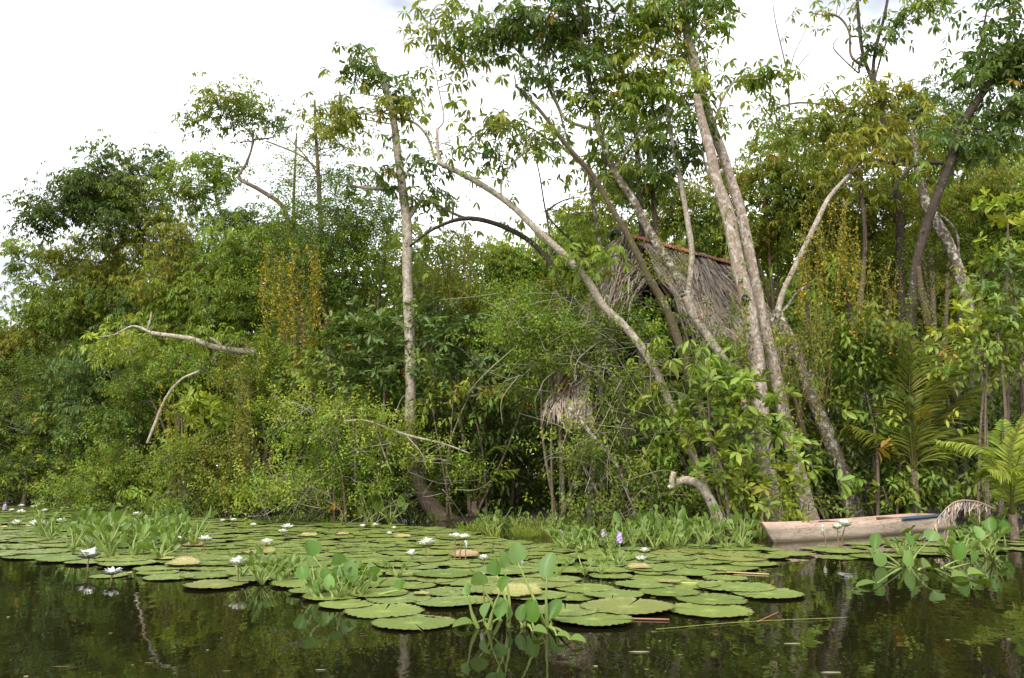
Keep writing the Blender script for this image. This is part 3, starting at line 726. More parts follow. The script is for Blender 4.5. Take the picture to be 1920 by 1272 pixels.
# ---- mid layer of trees that close the wall of leaves
for nm, lab, px, Y, bl, bk in [
    ('bushy_tree', 'ochre-tinged bushy tree at the far end of the bank', 20, 19.5, [(10, 665, 70, 45, 'palm', 'amber', 1.1), (60, 640, 60, 40, 'palm', 'olive', 1.0), (-60, 640, 80, 60, 'palm', 'mid', 1.0), (100, 600, 60, 40, 'palm', 'fresh', 0.9)], 'bark_brown'),
    ('bushy_tree', 'dull green bushy tree under the dark slanting stem', 150, 18.6, [(160, 580, 90, 60, 'palm', 'mid', 1.1), (100, 700, 90, 60, 'small', 'deep', 0.9), (220, 560, 70, 60, 'palm', 'olive', 1.0), (60, 740, 80, 50, 'small', 'mid', 0.8)], 'bark_brown'),
    ('bushy_tree', 'bluish dark bushy tree below the spreading crown', 240, 17.8, [(210, 680, 100, 70, 'palm', 'blue', 1.1), (270, 600, 90, 70, 'palm', 'deep', 1.0), (180, 780, 90, 60, 'palm', 'blue', 0.9)], 'bark_dark'),
    ('bushy_tree', 'leafy tree behind the fallen pale branch', 360, 16.8, [(330, 540, 90, 60, 'palm', 'olive', 1.0), (390, 590, 90, 60, 'palm', 'fresh', 1.0), (300, 620, 70, 40, 'palm', 'light', 0.7), (430, 500, 70, 60, 'small', 'mid', 1.0), (330, 480, 70, 50, 'palm', 'olive', 0.9)], 'bark_brown'),
    ('bushy_tree', 'green leafy tree below the crooked tree', 480, 16.0, [(470, 470, 90, 50, 'palm', 'fresh', 1.0), (420, 560, 80, 60, 'palm', 'mid', 1.0), (540, 450, 80, 60, 'small', 'mid', 1.1), (500, 560, 90, 60, 'small', 'fresh', 1.0)], 'bark_brown'),
    ('bushy_tree', 'dense green tree between the snags and the slender pale trunk', 660, 15.2, [(640, 430, 90, 60, 'small', 'deep', 1.1), (690, 480, 80, 70, 'small', 'fresh', 1.0), (600, 500, 80, 70, 'small', 'deep', 1.1), (700, 400, 60, 40, 'small', 'deep', 0.9), (640, 560, 90, 50, 'oval', 'deep', 1.0)], 'bark_brown'),
    ('bushy_tree', 'olive drape of fine leaves behind the dark arching bough', 840, 15.0, [(840, 480, 50, 60, 'fine', 'olive', 1.2), (800, 540, 60, 60, 'small', 'mid', 1.0), (860, 560, 70, 50, 'small', 'olive', 1.0)], 'bark_brown'),
    ('bushy_tree', 'light green tree filling the gap under the arching bough', 960, 16.0, [(930, 480, 80, 36, 'palm', 'light', 0.9), (980, 510, 80, 50, 'palm', 'fresh', 1.0), (900, 560, 80, 60, 'small', 'fresh', 1.0), (1000, 590, 80, 60, 'small', 'mid', 1.0), (1060, 470, 60, 60, 'palm', 'fresh', 0.9)], 'bark_brown'),
    ('bushy_tree', 'yellow-green tree rising behind the hut gable', 1100, 17.0, [(1080, 440, 80, 50, 'palm', 'light', 0.8), (1130, 420, 70, 60, 'palm', 'olive', 0.9), (1060, 530, 70, 60, 'palm', 'mid', 0.9), (1150, 360, 60, 40, 'palm', 'olive', 0.7)], 'bark_brown'),
    ('bushy_tree', 'yellow-green tree seen over the rusty ridge', 1320, 17.5, [(1270, 380, 70, 50, 'palm', 'olive', 0.9), (1330, 420, 70, 60, 'palm', 'mid', 0.9), (1360, 340, 60, 50, 'palm', 'olive', 0.7), (1230, 420, 60, 40, 'palm', 'fresh', 0.7)], 'bark_brown'),
    ('bushy_tree', 'broad olive tree filling the gap beyond the brown trunk', 1470, 15.5, [(1440, 320, 70, 60, 'palm', 'olive', 1.0), (1490, 380, 80, 70, 'palm', 'mid', 1.0), (1450, 450, 70, 60, 'palm', 'olive', 1.0), (1530, 330, 60, 50, 'palm', 'mid', 0.9), (1480, 280, 70, 40, 'palm', 'mid', 0.35)], 'bark_brown'),
    ('bushy_tree', 'olive tree behind the yellow vine and the amber leaves', 1620, 15.0, [(1590, 400, 80, 70, 'palm', 'olive', 1.0), (1660, 440, 80, 70, 'small', 'olive', 1.1), (1620, 520, 90, 60, 'small', 'mid', 1.0), (1690, 370, 60, 50, 'palm', 'olive', 0.9), (1560, 490, 60, 60, 'small', 'mid', 1.0)], 'bark_brown'),
    ('bushy_tree', 'light-leaved tree behind the near-black trunk', 1800, 15.4, [(1790, 380, 80, 50, 'palm', 'olive', 1.0), (1850, 430, 80, 60, 'palm', 'fresh', 0.9), (1760, 470, 80, 60, 'small', 'mid', 1.0), (1840, 340, 60, 40, 'palm', 'olive', 0.8), (1900, 360, 60, 60, 'palm', 'light', 0.9), (1900, 470, 60, 60, 'small', 'mid', 0.9), (1980, 400, 80, 120, 'palm', 'mid', 0.9)], 'bark_brown'),
    ('bushy_tree', 'grey-green crown low on the skyline between the tall stems and the corner crown', 1760, 19.0, [(1760, 180, 50, 26, 'palm', 'deep', 0.8), (1700, 210, 60, 40, 'palm', 'deep', 0.8), (1790, 230, 60, 40, 'palm', 'deep', 0.8), (1730, 270, 90, 40, 'palm', 'mid', 0.9), (1620, 250, 60, 40, 'palm', 'olive', 0.8), (1860, 290, 70, 50, 'palm', 'deep', 0.8), (1540, 260, 60, 50, 'palm', 'mid', 0.4), (1460, 270, 60, 50, 'palm', 'mid', 0.35)], 'bark_brown'),
]:
    shrub(nm, lab, px, Y, bl, bk, 4, 'tree', None, 1.6, 1.0, w=12)

# ---- thicket along the bank
for nm, lab, px, Y, bl, kw in [
    ('bank_shrub', 'lime green shrub leaning over the far end of the lily pads', 60, 18.2, [(40, 850, 60, 30, 'rosette', 'lime', 1.0), (90, 880, 60, 26, 'rosette', 'lime', 1.0), (70, 800, 40, 30, 'rosette', 'light', 0.8), (20, 900, 60, 26, 'rosette', 'light', 0.9), (0, 780, 60, 50, 'palm', 'mid', 0.9)], dict(extra_twigs=20)),
    ('bank_shrub', 'greyish leafy shrub at the far waterline below the ochre tree', 130, 18.5, [(120, 800, 90, 60, 'small', 'deep', 1.0), (140, 880, 90, 46, 'small', 'grey', 1.0), (30, 880, 100, 50, 'small', 'deep', 1.0)], dict(extra_twigs=30)),
    ('bank_shrub', 'bright fine-leaved shrub hanging to the water beside the lime one', 240, 16.2, [(240, 850, 70, 50, 'small', 'fresh', 1.2), (200, 900, 60, 36, 'small', 'fresh', 1.1), (290, 880, 60, 50, 'small', 'light', 1.0), (230, 940, 70, 18, 'small', 'mid', 1.0), (260, 780, 70, 40, 'small', 'mid', 1.0)], dict(extra_twigs=30)),
    ('bank_shrub', 'tangled shrub below the fallen pale branch', 330, 15.6, [(290, 720, 80, 50, 'small', 'mid', 1.1), (350, 690, 70, 50, 'small', 'fresh', 1.1), (400, 720, 70, 50, 'palm', 'fresh', 0.9), (250, 660, 60, 40, 'palm', 'light', 0.7)], dict(extra_twigs=30)),
    ('bank_shrub', 'shrub with large yellow-green fanned leaves', 370, 14.6, [(360, 790, 56, 40, 'rosette', 'lime', 1.0), (330, 750, 40, 24, 'rosette', 'light', 0.9), (420, 800, 50, 40, 'rosette', 'light', 0.7), (480, 790, 40, 30, 'rosette', 'fresh', 0.8)], dict(scale=1.3)),
    ('bank_shrub', 'olive vine-covered shrub dipping into the water', 430, 14.2, [(420, 870, 80, 50, 'small', 'olive', 1.1), (380, 920, 60, 36, 'small', 'mid', 1.1), (460, 930, 50, 36, 'small', 'olive', 0.9), (350, 850, 60, 50, 'small', 'mid', 1.0)], dict(extra_twigs=50)),
    ('bank_shrub', 'leafy shrub under the yellow vine curtain', 500, 14.6, [(470, 700, 70, 50, 'small', 'olive', 1.0), (540, 690, 60, 50, 'small', 'fresh', 1.0), (500, 780, 60, 50, 'small', 'mid', 1.0), (450, 640, 50, 30, 'palm', 'fresh', 0.6)], dict(extra_twigs=30)),
    ('twiggy_shrub', 'light green shrub with a tangle of pale arching twigs over the water', 640, 12.5, [(570, 770, 70, 30, 'small', 'light', 0.7), (640, 770, 70, 36, 'small', 'light', 0.8), (700, 810, 80, 40, 'small', 'light', 0.8), (780, 850, 80, 34, 'small', 'light', 0.8), (600, 840, 80, 50, 'small', 'fresh', 0.8), (680, 890, 70, 50, 'small', 'fresh', 0.8), (540, 900, 50, 50, 'small', 'light', 0.6), (850, 890, 40, 36, 'small', 'fresh', 0.8), (500, 935, 40, 34, 'small', 'fresh', 0.8), (590, 940, 50, 24, 'small', 'light', 0.6), (700, 950, 50, 22, 'small', 'mid', 0.7)], dict(extra_twigs=60, twig_pale=PALE, twig_col=(0.25, 0.22, 0.17), w=5)),
    ('glossy_shrub', 'dark glossy-leaved shrub with a few orange leaves before the slender trunk', 690, 13.6, [(650, 640, 70, 50, 'rosette', 'deep', 1.2), (720, 620, 70, 50, 'rosette', 'deep', 1.2), (800, 650, 70, 50, 'rosette', 'deep', 1.1), (690, 700, 80, 40, 'rosette', 'deep', 1.2), (600, 680, 50, 40, 'rosette', 'mid', 1.0), (780, 720, 70, 40, 'rosette', 'deep', 1.1)], dict(leafmat='waxy_leaf')),
    ('glossy_shrub', 'dark glossy shrub spreading behind the slender trunk', 900, 14.0, [(870, 620, 80, 50, 'rosette', 'deep', 1.1), (940, 660, 70, 60, 'rosette', 'deep', 1.1), (880, 700, 80, 50, 'rosette', 'blue', 1.1), (980, 720, 60, 40, 'rosette', 'deep', 1.0), (950, 590, 60, 40, 'small', 'fresh', 0.9)], dict(leafmat='waxy_leaf')),
    ('drooping_shrub', 'yellowish feathery spray hanging above the dark hollow', 850, 13.0, [(800, 745, 26, 14, 'oval', 'light', 1.0), (840, 735, 26, 12, 'oval', 'light', 1.0), (880, 722, 30, 12, 'oval', 'amber', 1.0), (930, 740, 40, 24, 'oval', 'mid', 1.0), (970, 730, 30, 24, 'oval', 'fresh', 0.8)], dict(stems=3, w=5)),
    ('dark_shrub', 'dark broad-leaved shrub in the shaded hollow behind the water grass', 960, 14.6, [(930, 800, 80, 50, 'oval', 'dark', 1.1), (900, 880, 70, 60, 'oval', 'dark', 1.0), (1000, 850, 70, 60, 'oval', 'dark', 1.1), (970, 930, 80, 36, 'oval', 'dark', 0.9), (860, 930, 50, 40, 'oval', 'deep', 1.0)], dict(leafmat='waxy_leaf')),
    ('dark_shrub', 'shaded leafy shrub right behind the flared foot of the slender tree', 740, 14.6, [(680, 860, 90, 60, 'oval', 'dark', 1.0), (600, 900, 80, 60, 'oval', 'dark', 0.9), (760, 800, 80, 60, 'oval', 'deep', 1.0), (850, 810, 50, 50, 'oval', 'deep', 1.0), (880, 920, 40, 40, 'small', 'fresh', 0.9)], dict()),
    ('twiggy_shrub', 'grey-green twiggy bush between the leaning trunk and the small thatch', 1060, 12.0, [(1000, 620, 70, 40, 'small', 'fresh', 1.2), (1060, 640, 70, 46, 'small', 'fresh', 1.2), (1120, 670, 60, 40, 'small', 'grey', 1.0), (1000, 690, 60, 40, 'small', 'mid', 1.1), (1150, 620, 60, 30, 'small', 'fresh', 1.0), (960, 590, 50, 40, 'small', 'fresh', 1.1), (1080, 570, 50, 30, 'small', 'mid', 0.8)], dict(extra_twigs=90, twig_pale=PALE)),
    ('twiggy_shrub', 'tangle of stems and small leaves below the hut floor', 1160, 11.3, [(1120, 860, 60, 50, 'small', 'mid', 1.2), (1190, 820, 60, 60, 'oval', 'fresh', 0.7), (1090, 820, 40, 40, 'small', 'light', 1.0), (1160, 930, 70, 36, 'small', 'mid', 1.2), (1240, 900, 50, 50, 'small', 'fresh', 1.2), (1180, 740, 60, 50, 'small', 'mid', 1.1), (1230, 950, 60, 30, 'small', 'mid', 1.2), (1250, 780, 50, 40, 'palm', 'fresh', 0.6), (1240, 680, 40, 30, 'palm', 'fresh', 0.6)], dict(extra_twigs=110, twig_pale=(0.28, 0.24, 0.18))),
    ('leafy_shrub', 'large-leaved green shrub at the foot of the knotted trunk', 1380, 10.4, [(1330, 690, 50, 40, 'rosette', 'fresh', 0.9), (1380, 720, 50, 50, 'rosette', 'fresh', 1.0), (1320, 780, 46, 50, 'rosette', 'mid', 0.8), (1400, 800, 50, 50, 'rosette', 'fresh', 1.0), (1440, 850, 40, 40, 'rosette', 'fresh', 0.9), (1360, 870, 50, 40, 'rosette', 'light', 0.8), (1300, 660, 40, 30, 'palm', 'fresh', 0.6)], dict(scale=1.15, leafmat='waxy_leaf')),
    ('leafy_shrub', 'yellow-green low shrub beside the broken log', 1420, 10.2, [(1380, 910, 50, 26, 'rosette', 'light', 1.0), (1440, 930, 40, 30, 'rosette', 'lime', 0.9), (1330, 900, 40, 26, 'rosette', 'mid', 0.8), (1460, 890, 40, 30, 'rosette', 'light', 0.8), (1490, 940, 30, 26, 'small', 'light', 0.9)], dict()),
    ('hanging_shrub', 'shrub with hanging oval leaves right of the bent limb', 1640, 11.9, [(1640, 620, 50, 40, 'oval', 'mid', 1.2), (1680, 660, 50, 50, 'oval', 'mid', 1.3), (1620, 690, 46, 40, 'oval', 'fresh', 1.1), (1680, 720, 40, 30, 'oval', 'deep', 1.0), (1590, 640, 40, 40, 'oval', 'mid', 1.0), (1640, 780, 40, 36, 'oval', 'fresh', 0.8)], dict()),
    ('leafy_shrub', 'tangled green shrub between the blotched trunk and the palm', 1560, 12.6, [(1540, 640, 50, 60, 'small', 'mid', 0.9), (1570, 740, 60, 60, 'oval', 'mid', 0.9), (1620, 840, 60, 50, 'oval', 'deep', 0.9), (1540, 830, 40, 60, 'small', 'olive', 0.8), (1600, 900, 50, 50, 'oval', 'deep', 0.9)], dict(extra_twigs=70)),
    ('leafy_shrub', 'low glossy plants on the bank behind the canoe', 1660, 12.0, [(1640, 915, 40, 24, 'rosette', 'fresh', 1.0), (1690, 900, 46, 30, 'oval', 'fresh', 1.0), (1740, 930, 46, 26, 'oval', 'mid', 1.0), (1700, 940, 40, 18, 'rosette', 'mid', 0.9), (1780, 900, 40, 36, 'oval', 'mid', 0.9)], dict(leafmat='waxy_leaf')),
    ('leafy_shrub', 'bright broad-leaved shrub in front of the spotted trunk', 1850, 11.0, [(1840, 590, 50, 40, 'rosette', 'lime', 0.9), (1880, 620, 50, 50, 'rosette', 'fresh', 1.0), (1830, 650, 50, 40, 'oval', 'fresh', 1.0), (1900, 560, 40, 50, 'rosette', 'deep', 0.9), (1870, 690, 50, 26, 'oval', 'light', 0.7)], dict(scale=1.0, leafmat='waxy_leaf')),
    ('leafy_shrub', 'yellow-green broad leaves at the edge below the corner crown', 1900, 11.4, [(1895, 410, 40, 50, 'rosette', 'lime', 0.8), (1910, 480, 40, 40, 'rosette', 'light', 0.7), (1880, 530, 40, 40, 'oval', 'mid', 0.8)], dict(scale=1.05)),
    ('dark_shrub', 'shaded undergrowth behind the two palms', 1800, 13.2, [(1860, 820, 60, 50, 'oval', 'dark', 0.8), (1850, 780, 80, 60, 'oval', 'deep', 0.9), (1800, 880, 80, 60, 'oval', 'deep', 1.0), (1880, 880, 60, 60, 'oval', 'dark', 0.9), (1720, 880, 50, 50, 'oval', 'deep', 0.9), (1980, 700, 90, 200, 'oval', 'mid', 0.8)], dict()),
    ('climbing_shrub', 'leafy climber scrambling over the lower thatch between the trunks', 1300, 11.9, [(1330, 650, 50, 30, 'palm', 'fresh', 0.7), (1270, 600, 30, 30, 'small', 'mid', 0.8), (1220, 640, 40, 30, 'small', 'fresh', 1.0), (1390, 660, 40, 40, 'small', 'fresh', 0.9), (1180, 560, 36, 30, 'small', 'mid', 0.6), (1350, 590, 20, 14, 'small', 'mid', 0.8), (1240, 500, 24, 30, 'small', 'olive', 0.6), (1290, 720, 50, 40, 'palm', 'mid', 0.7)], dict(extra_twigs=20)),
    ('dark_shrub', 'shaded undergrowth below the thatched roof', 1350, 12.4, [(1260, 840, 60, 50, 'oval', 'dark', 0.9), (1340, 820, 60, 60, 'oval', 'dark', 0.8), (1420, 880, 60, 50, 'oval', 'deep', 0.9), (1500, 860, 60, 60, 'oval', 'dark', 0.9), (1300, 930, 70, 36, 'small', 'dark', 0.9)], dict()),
]:
    shrub(nm, lab, px, Y, bl, **{'dens': 1.45, **kw})
for i, (px, py, rx, ry, dd, cl, where) in enumerate([(20, 915, 60, 24, 18.6, 'mid', 'under the ochre-tinged tree'), (110, 920, 60, 24, 17.6, 'fresh', 'beside the far white lily cluster'), (180, 935, 50, 20, 16.4, 'mid', 'left of the bright fine-leaved shrub'), (300, 935, 60, 26, 15.2, 'fresh', 'right of the bright fine-leaved shrub'), (370, 945, 50, 22, 14.2, 'mid', 'behind the lone small lily'), (440, 935, 40, 28, 13.6, 'light', 'around the trailing yellow-green vine'),
                                              (590, 910, 60, 34, 13.0, 'fresh', 'below the pale arching twigs'), (820, 920, 34, 34, 13.8, 'mid', 'against the flared foot of the slender tree'), (1110, 955, 46, 24, 11.3, 'mid', 'before the plank landing'), (1200, 960, 46, 22, 11.0, 'fresh', 'between the plank landing and the broken log'), (1290, 955, 40, 24, 11.0, 'mid', 'beneath the broken log'), (1400, 965, 40, 22, 10.9, 'light', 'right of the broken log'), (1520, 930, 40, 36, 12.0, 'mid', 'behind the canoe bow'), (1640, 945, 40, 22, 12.1, 'fresh', 'behind the middle of the canoe'), (1820, 940, 50, 40, 11.6, 'mid', 'behind the dry palm frond')]):
    shrub('fringe_shrub', 'low leafy fringe at the waterline ' + where, px, dd + 0.15, [(px, py, rx, ry, 'small' if i % 3 else 'oval', cl, 1.3)], stems=2, group='leafy fringe along the waterline', w=4)
# ---- filler deep inside the wood, so that no gap shows the horizon
mb = MB()
for i in range(130):
    px = -700 + (i % 65) * 50 + 30 * R()
    Y = (15.5 if i < 65 else 18.5) + 2.5 * R() + (3.5 if px < 300 else 0)
    if 1130 < px < 1500:
        Y += 2.0
    c = at(px, 850, Y)
    p, ax, cc = blob_points((c[0], Y, 1.5), 1.1, 0.8, 1.7, 110, 16, 0.38, 0.6)
    k = p[:, 2] > 0.1
    sprays(mb, p[k], ax[k], 'far', ['dark', 'deep', 'dark', 'mid'][i % 4], 0.95)
tag(mb.obj('undergrowth', 'leaf'), 'dim undergrowth deep inside the wood', 'undergrowth', kind='stuff')

# ------------------------------------------------------------------ hanging vines
def vine(label, strands, Y, colour, dens=1.0, L=0.045, odd=0.0, stem_col=(0.2, 0.16, 0.06), group=None):
    """strands: (px, top py, bottom py)"""
    b = at(strands[0][0], strands[0][1], Y)
    t = thing('hanging_vine', label, 'vine', b, group)
    mb, tw = MB(), MB()
    for px, y0, y1 in strands:
        Yk = Y + (R() - .5) * 0.5
        a, e = at(px, y0, Yk), at(px + (R() - .5) * 16, y1, Yk + (R() - .5) * 0.2)
        n = max(5, int(6 * (a[2] - e[2])))
        u = np.linspace(0, 1, n)[:, None]
        pa = a * (1 - u) + e * u + rng.normal(size=(n, 3)) * np.array([0.035, 0.035, 0.0])
        pa = spline(pa, 3)
        tube(tw, pa, 0.004, 3, np.array(stem_col) * (0.7 + 0.6 * R()))
        m = int((a[2] - e[2]) * 55 * dens)
        k = rng.integers(0, len(pa), m)
        P = pa[k] + rng.normal(size=(m, 3)) * 0.025
        D = norm(rng.normal(size=(m, 3)) * np.array([1, 1, 0.5]) - UP * 0.5)
        Lf = L * (0.6 + 0.8 * R(m))
        leaves(mb, P, D, rng.normal(size=(m, 3)) + UP, Lf, Lf * 0.55, np.where(R((m, 1)) < 0.35, tints(m, 'olive', 0.3), tints(m, colour, 0.3, odd)))
    tag(mb.obj('foliage', 'leaf', t), kind='stuff')
    tag(tw.obj('strands', 'twig', t, True), kind='stuff')
    return t
def strands(x0, x1, n, top, bot):
    out = []
    for _ in range(n):
        t0 = top[0] + (top[1] - top[0]) * R()
        out.append((x0 + (x1 - x0) * R(), t0, max(t0 + 40 + 60 * R(), bot[0] + (bot[1] - bot[0]) * R())))
    return out
vine('curtain of orange-yellow vine hanging beside the snags', strands(490, 606, 34, (435, 560), (520, 710)), 14.0, 'gold', 1.1, 0.05)
vine('yellow-green vine trailing down to the water below the pale tangle', strands(420, 470, 18, (700, 800), (880, 965)), 13.7, 'olive', 1.0, 0.045, 0.2)
vine('olive vine curtain hanging over the dark arching bough', strands(800, 880, 24, (420, 460), (500, 600)), 13.6, 'olive', 1.2, 0.045, 0.06)
vine('yellow vine curtain hanging from the bent limb', strands(1500, 1610, 34, (370, 500), (470, 650)), 11.6, 'gold', 0.9, 0.042)
vine('golden sprinkle of vine among the shrub with hanging oval leaves', strands(1600, 1680, 16, (470, 540), (560, 680)), 11.2, 'gold', 0.6, 0.04)
vine('leafy creeper climbing the knotted trunk', [(1392 + 1.0 * k_, 470 + 22 * k_, 540 + 26 * k_) for k_ in range(13)], 11.1, 'mid', 0.45, 0.07)
vine('creeper strands hanging down the brown trunk above the ridge', [(1335 + 6 * k_, 230 + 30 * k_, 330 + 32 * k_) for k_ in range(8)], 11.45, 'fresh', 0.35, 0.07)
vine('thin dry vines trailing behind the slim mossy stem', strands(1470, 1560, 22, (560, 640), (700, 860)), 11.2, 'olive', 0.5, 0.04, 0.05)
vine('orange-tinted vine low over the far fan-leaved shrub', strands(290, 350, 10, (720, 760), (770, 830)), 14.4, 'gold', 0.8, 0.045)
vine('wisps of vine under the spreading crown', strands(270, 360, 16, (400, 460), (470, 540)), 17.0, 'amber', 0.8, 0.05)

# ------------------------------------------------------------------ thatched hut
m, n, l, b = new_mat('rusty corrugated metal')
g = n.new('ShaderNodeNewGeometry')
t1 = noise(n, l, g.outputs['Position'], 3.0, 6, 0.65)
a = n.new('ShaderNodeAttribute'); a.attribute_name = 'tint'
c = ramp(n, [(0.35, (0.3, 0.22, 0.2)), (0.65, (1.2, 1.1, 1.0))])
l.new(t1.outputs['Fac'], c.inputs['Fac'])
l.new(mix(n, l, 1.0, a.outputs['Color'], c.outputs['Color'], 'MULTIPLY'), b.inputs['Base Color'])
b.inputs['Roughness'].default_value = 0.75
b.inputs['Metallic'].default_value = 0.1
M['rust'] = m
m, n, l, b = new_mat('weathered timber')
g = n.new('ShaderNodeNewGeometry')
mp = n.new('ShaderNodeMapping'); mp.inputs['Scale'].default_value = (4, 4, 4)
l.new(g.outputs['Position'], mp.inputs['Vector'])
t1 = noise(n, l, mp.outputs['Vector'], 9.0, 6, 0.7)
c = ramp(n, [(0.3, (0.07, 0.055, 0.042)), (0.7, (0.24, 0.2, 0.165))])
l.new(t1.outputs['Fac'], c.inputs['Fac']); l.new(c.outputs['Color'], b.inputs['Base Color'])
b.inputs['Roughness'].default_value = 0.9
bump(n, l, b, t1.outputs['Fac'], 0.5, 0.01)
M['timber'] = m

def straw(mb, P, D, N, L, W, col=(0.36, 0.285, 0.235), var=0.35, bend=0.12):
    n_ = len(P)
    k = 0.55 + 0.75 * R((n_, 1))
    g_ = rng.normal(size=(n_, 1)) * 0.05
    cl = np.array(col)[None] * k * np.concatenate([1 + g_, np.ones((n_, 1)), 1 - g_], 1)
    D = norm(D)
    N = norm(N - D * (N * D).sum(1, keepdims=True))
    S = np.cross(D, N)
    L = np.broadcast_to(L, (n_,))[:, None]; W = np.broadcast_to(W, (n_,))[:, None]
    m_ = P + D * L * 0.55 + N * 0.015
    e = P + D * L + N * 0.01 - UP * L * bend
    v = np.stack([P - S * W * .4, P + S * W * .4, m_ - S * W * .5, m_ + S * W * .5, e], 1).reshape(-1, 3)
    b_ = np.arange(n_)[:, None] * 5
    t_ = np.stack([b_ + [0, 1, 3], b_ + [0, 3, 2], b_ + [2, 3, 4]], 1).reshape(-1, 3)
    mb.add(v, t_, np.repeat(np.clip(cl, 0.02, 0.7), 5, 0))
def thatch(mb, p00, p10, p01, p11, rows, per, L=0.42, W=0.022, fringe=0.25):
    """a slope from the top edge p00-p10 to the eave p01-p11"""
    p00, p10, p01, p11 = map(np.asarray, (p00, p10, p01, p11))
    nrm = norm(np.cross(p10 - p00, p01 - p00)); nrm = nrm * np.sign(nrm[2] + 1e-6)
    def pt(u, v):
        return (p00 * (1 - u) + p10 * u) * (1 - v) + (p01 * (1 - u) + p11 * u) * v
    g0 = np.linspace(0, 1, 9)
    vv = np.array([pt(x, y) - nrm * 0.03 for y in g0 for x in g0])
    ii = np.arange(81).reshape(9, 9)
    qq = np.stack([ii[:-1, :-1], ii[:-1, 1:], ii[1:, 1:], ii[1:, :-1]], -1).reshape(-1, 4)
    mb.add(vv, np.vstack([qq[:, [0, 1, 2]], qq[:, [0, 2, 3]]]), (0.09, 0.07, 0.05))
    for r_ in range(rows):
        v0 = (r_ + 0.3 * R(per)) / rows
        u0 = R(per)
        P = (p00 * (1 - u0[:, None]) + p10 * u0[:, None]) * (1 - v0[:, None]) + (p01 * (1 - u0[:, None]) + p11 * u0[:, None]) * v0[:, None]
        Q = (p00 * (1 - u0[:, None]) + p10 * u0[:, None]) * (-v0[:, None]) * 0 + ((p01 - p00) * (1 - u0[:, None]) + (p11 - p10) * u0[:, None])
        wave = 0.35 * np.sin(u0 * 9 + v0 * 5)[:, None] + 0.22 * rng.normal(size=(per, 1))
        D = norm(Q) + norm(p10 - p00) * wave
        P = P + nrm * (0.015 + 0.06 * R((per, 1)) + 0.03 * np.sin(u0 * 23 + r_)[:, None])
        straw(mb, P, D, nrm + 0.35 * rng.normal(size=(per, 3)), L * (0.5 + 0.8 * R(per)), W * (0.6 + 0.9 * R(per)), bend=0.05 if r_ < rows - 1 else fringe)

u = np.array([0.78, 0.63, 0.0]); f = np.array([0.63, -0.78, 0.0])
A = at(1188, 447, 13.4); Bq = A + u * 3.0
eave_f, eave_b = f * 1.45 - UP * 2.3, -f * 1.45 - UP * 2.3
hut = thing('thatched_hut', 'thatched stilt hut with rusty ridge sheets half hidden behind the trunks', 'hut', (*(A + u * 1.6)[:2], 0.1))
mb = MB(); thatch(mb, A, Bq, A + eave_f, Bq + eave_f, 15, 420)
roof = tag(mb.obj('roof_thatch', 'straw', hut), kind='stuff')
mb = MB(); thatch(mb, A, Bq, A + eave_b, Bq + eave_b, 10, 130, W=0.04)
tag(mb.obj('roof_thatch', 'straw', hut), kind='stuff')
# hanging gable thatch at the near end
mb = MB()
G0 = A - u * 0.12
for i in range(7):
    lo = i / 7
    thatch(mb, G0 + eave_b * 0.42 * lo + f * 0.02, G0 + eave_f * 0.42 * lo, G0 - u * (0.3 + 0.3 * lo) + eave_b * 0.42 * lo - UP * (0.25 + 0.3 * lo), G0 - u * (0.3 + 0.3 * lo) + eave_f * 0.42 * lo - UP * (0.25 + 0.3 * lo), 3, 60, L=0.4, W=0.028, fringe=0.5)
tag(mb.obj('gable_thatch', 'straw', hut), kind='stuff')
# ridge sheets
for i, (s0, s1, tint) in enumerate([(-0.25, 0.75, (0.5, 0.17, 0.07)), (0.7, 1.6, (0.55, 0.2, 0.09)), (1.55, 2.5, (0.22, 0.075, 0.05)), (2.45, 3.05, (0.36, 0.11, 0.06))]):
    su = np.linspace(s0, s1, 70); sf = np.array([-0.2, -0.1, -0.03, 0.03, 0.1, 0.2])
    gu, gf = np.meshgrid(su, sf)
    drop = np.abs(gf) * 0.75
    zz = 0.075 + 0.012 * i % 2 * 0.006 - drop + 0.011 * np.sin(gu * 2 * np.pi / 0.085)
    v = A + gu[..., None] * u + gf[..., None] * f + zz[..., None] * UP
    ii = np.arange(gu.size).reshape(gu.shape)
    qq = np.stack([ii[:-1, :-1], ii[:-1, 1:], ii[1:, 1:], ii[1:, :-1]], -1).reshape(-1, 4)
    mb = MB(); mb.add(v.reshape(-1, 3) + UP * 0.004 * (i % 2), np.vstack([qq[:, [0, 1, 2]], qq[:, [0, 2, 3]]]), tint)
    mb.obj('ridge_sheet', 'rust', hut, True)
for px_, py_, r_, tn in [(1154, 438, 0.085, (0.012, 0.012, 0.014)), (1168, 441, 0.055, (0.6, 0.6, 0.6))]:
    mb = MB(); c0 = at(px_, py_, 13.35)
    th = np.linspace(0, np.pi, 8); ph = np.linspace(0, 2 * np.pi, 12, endpoint=False)
    TH, PH = np.meshgrid(th, ph, indexing='ij')
    rr = r_ * (1 + 0.35 * (R(TH.shape) - 0.5))
    vv = c0 + np.stack([rr * np.sin(TH) * np.cos(PH) * 1.2, rr * np.sin(TH) * np.sin(PH), rr * np.cos(TH) * 1.1], -1)
    ii = np.arange(96).reshape(8, 12); a0, a1 = ii[:-1], ii[1:]
    mb.add(vv.reshape(-1, 3), np.concatenate([np.stack([a0, a1, np.roll(a1, -1, 1)], -1).reshape(-1, 3), np.stack([a0, np.roll(a1, -1, 1), np.roll(a0, -1, 1)], -1).reshape(-1, 3)]), tn)
    mb.obj('plastic_sheet', 'stalk', hut)
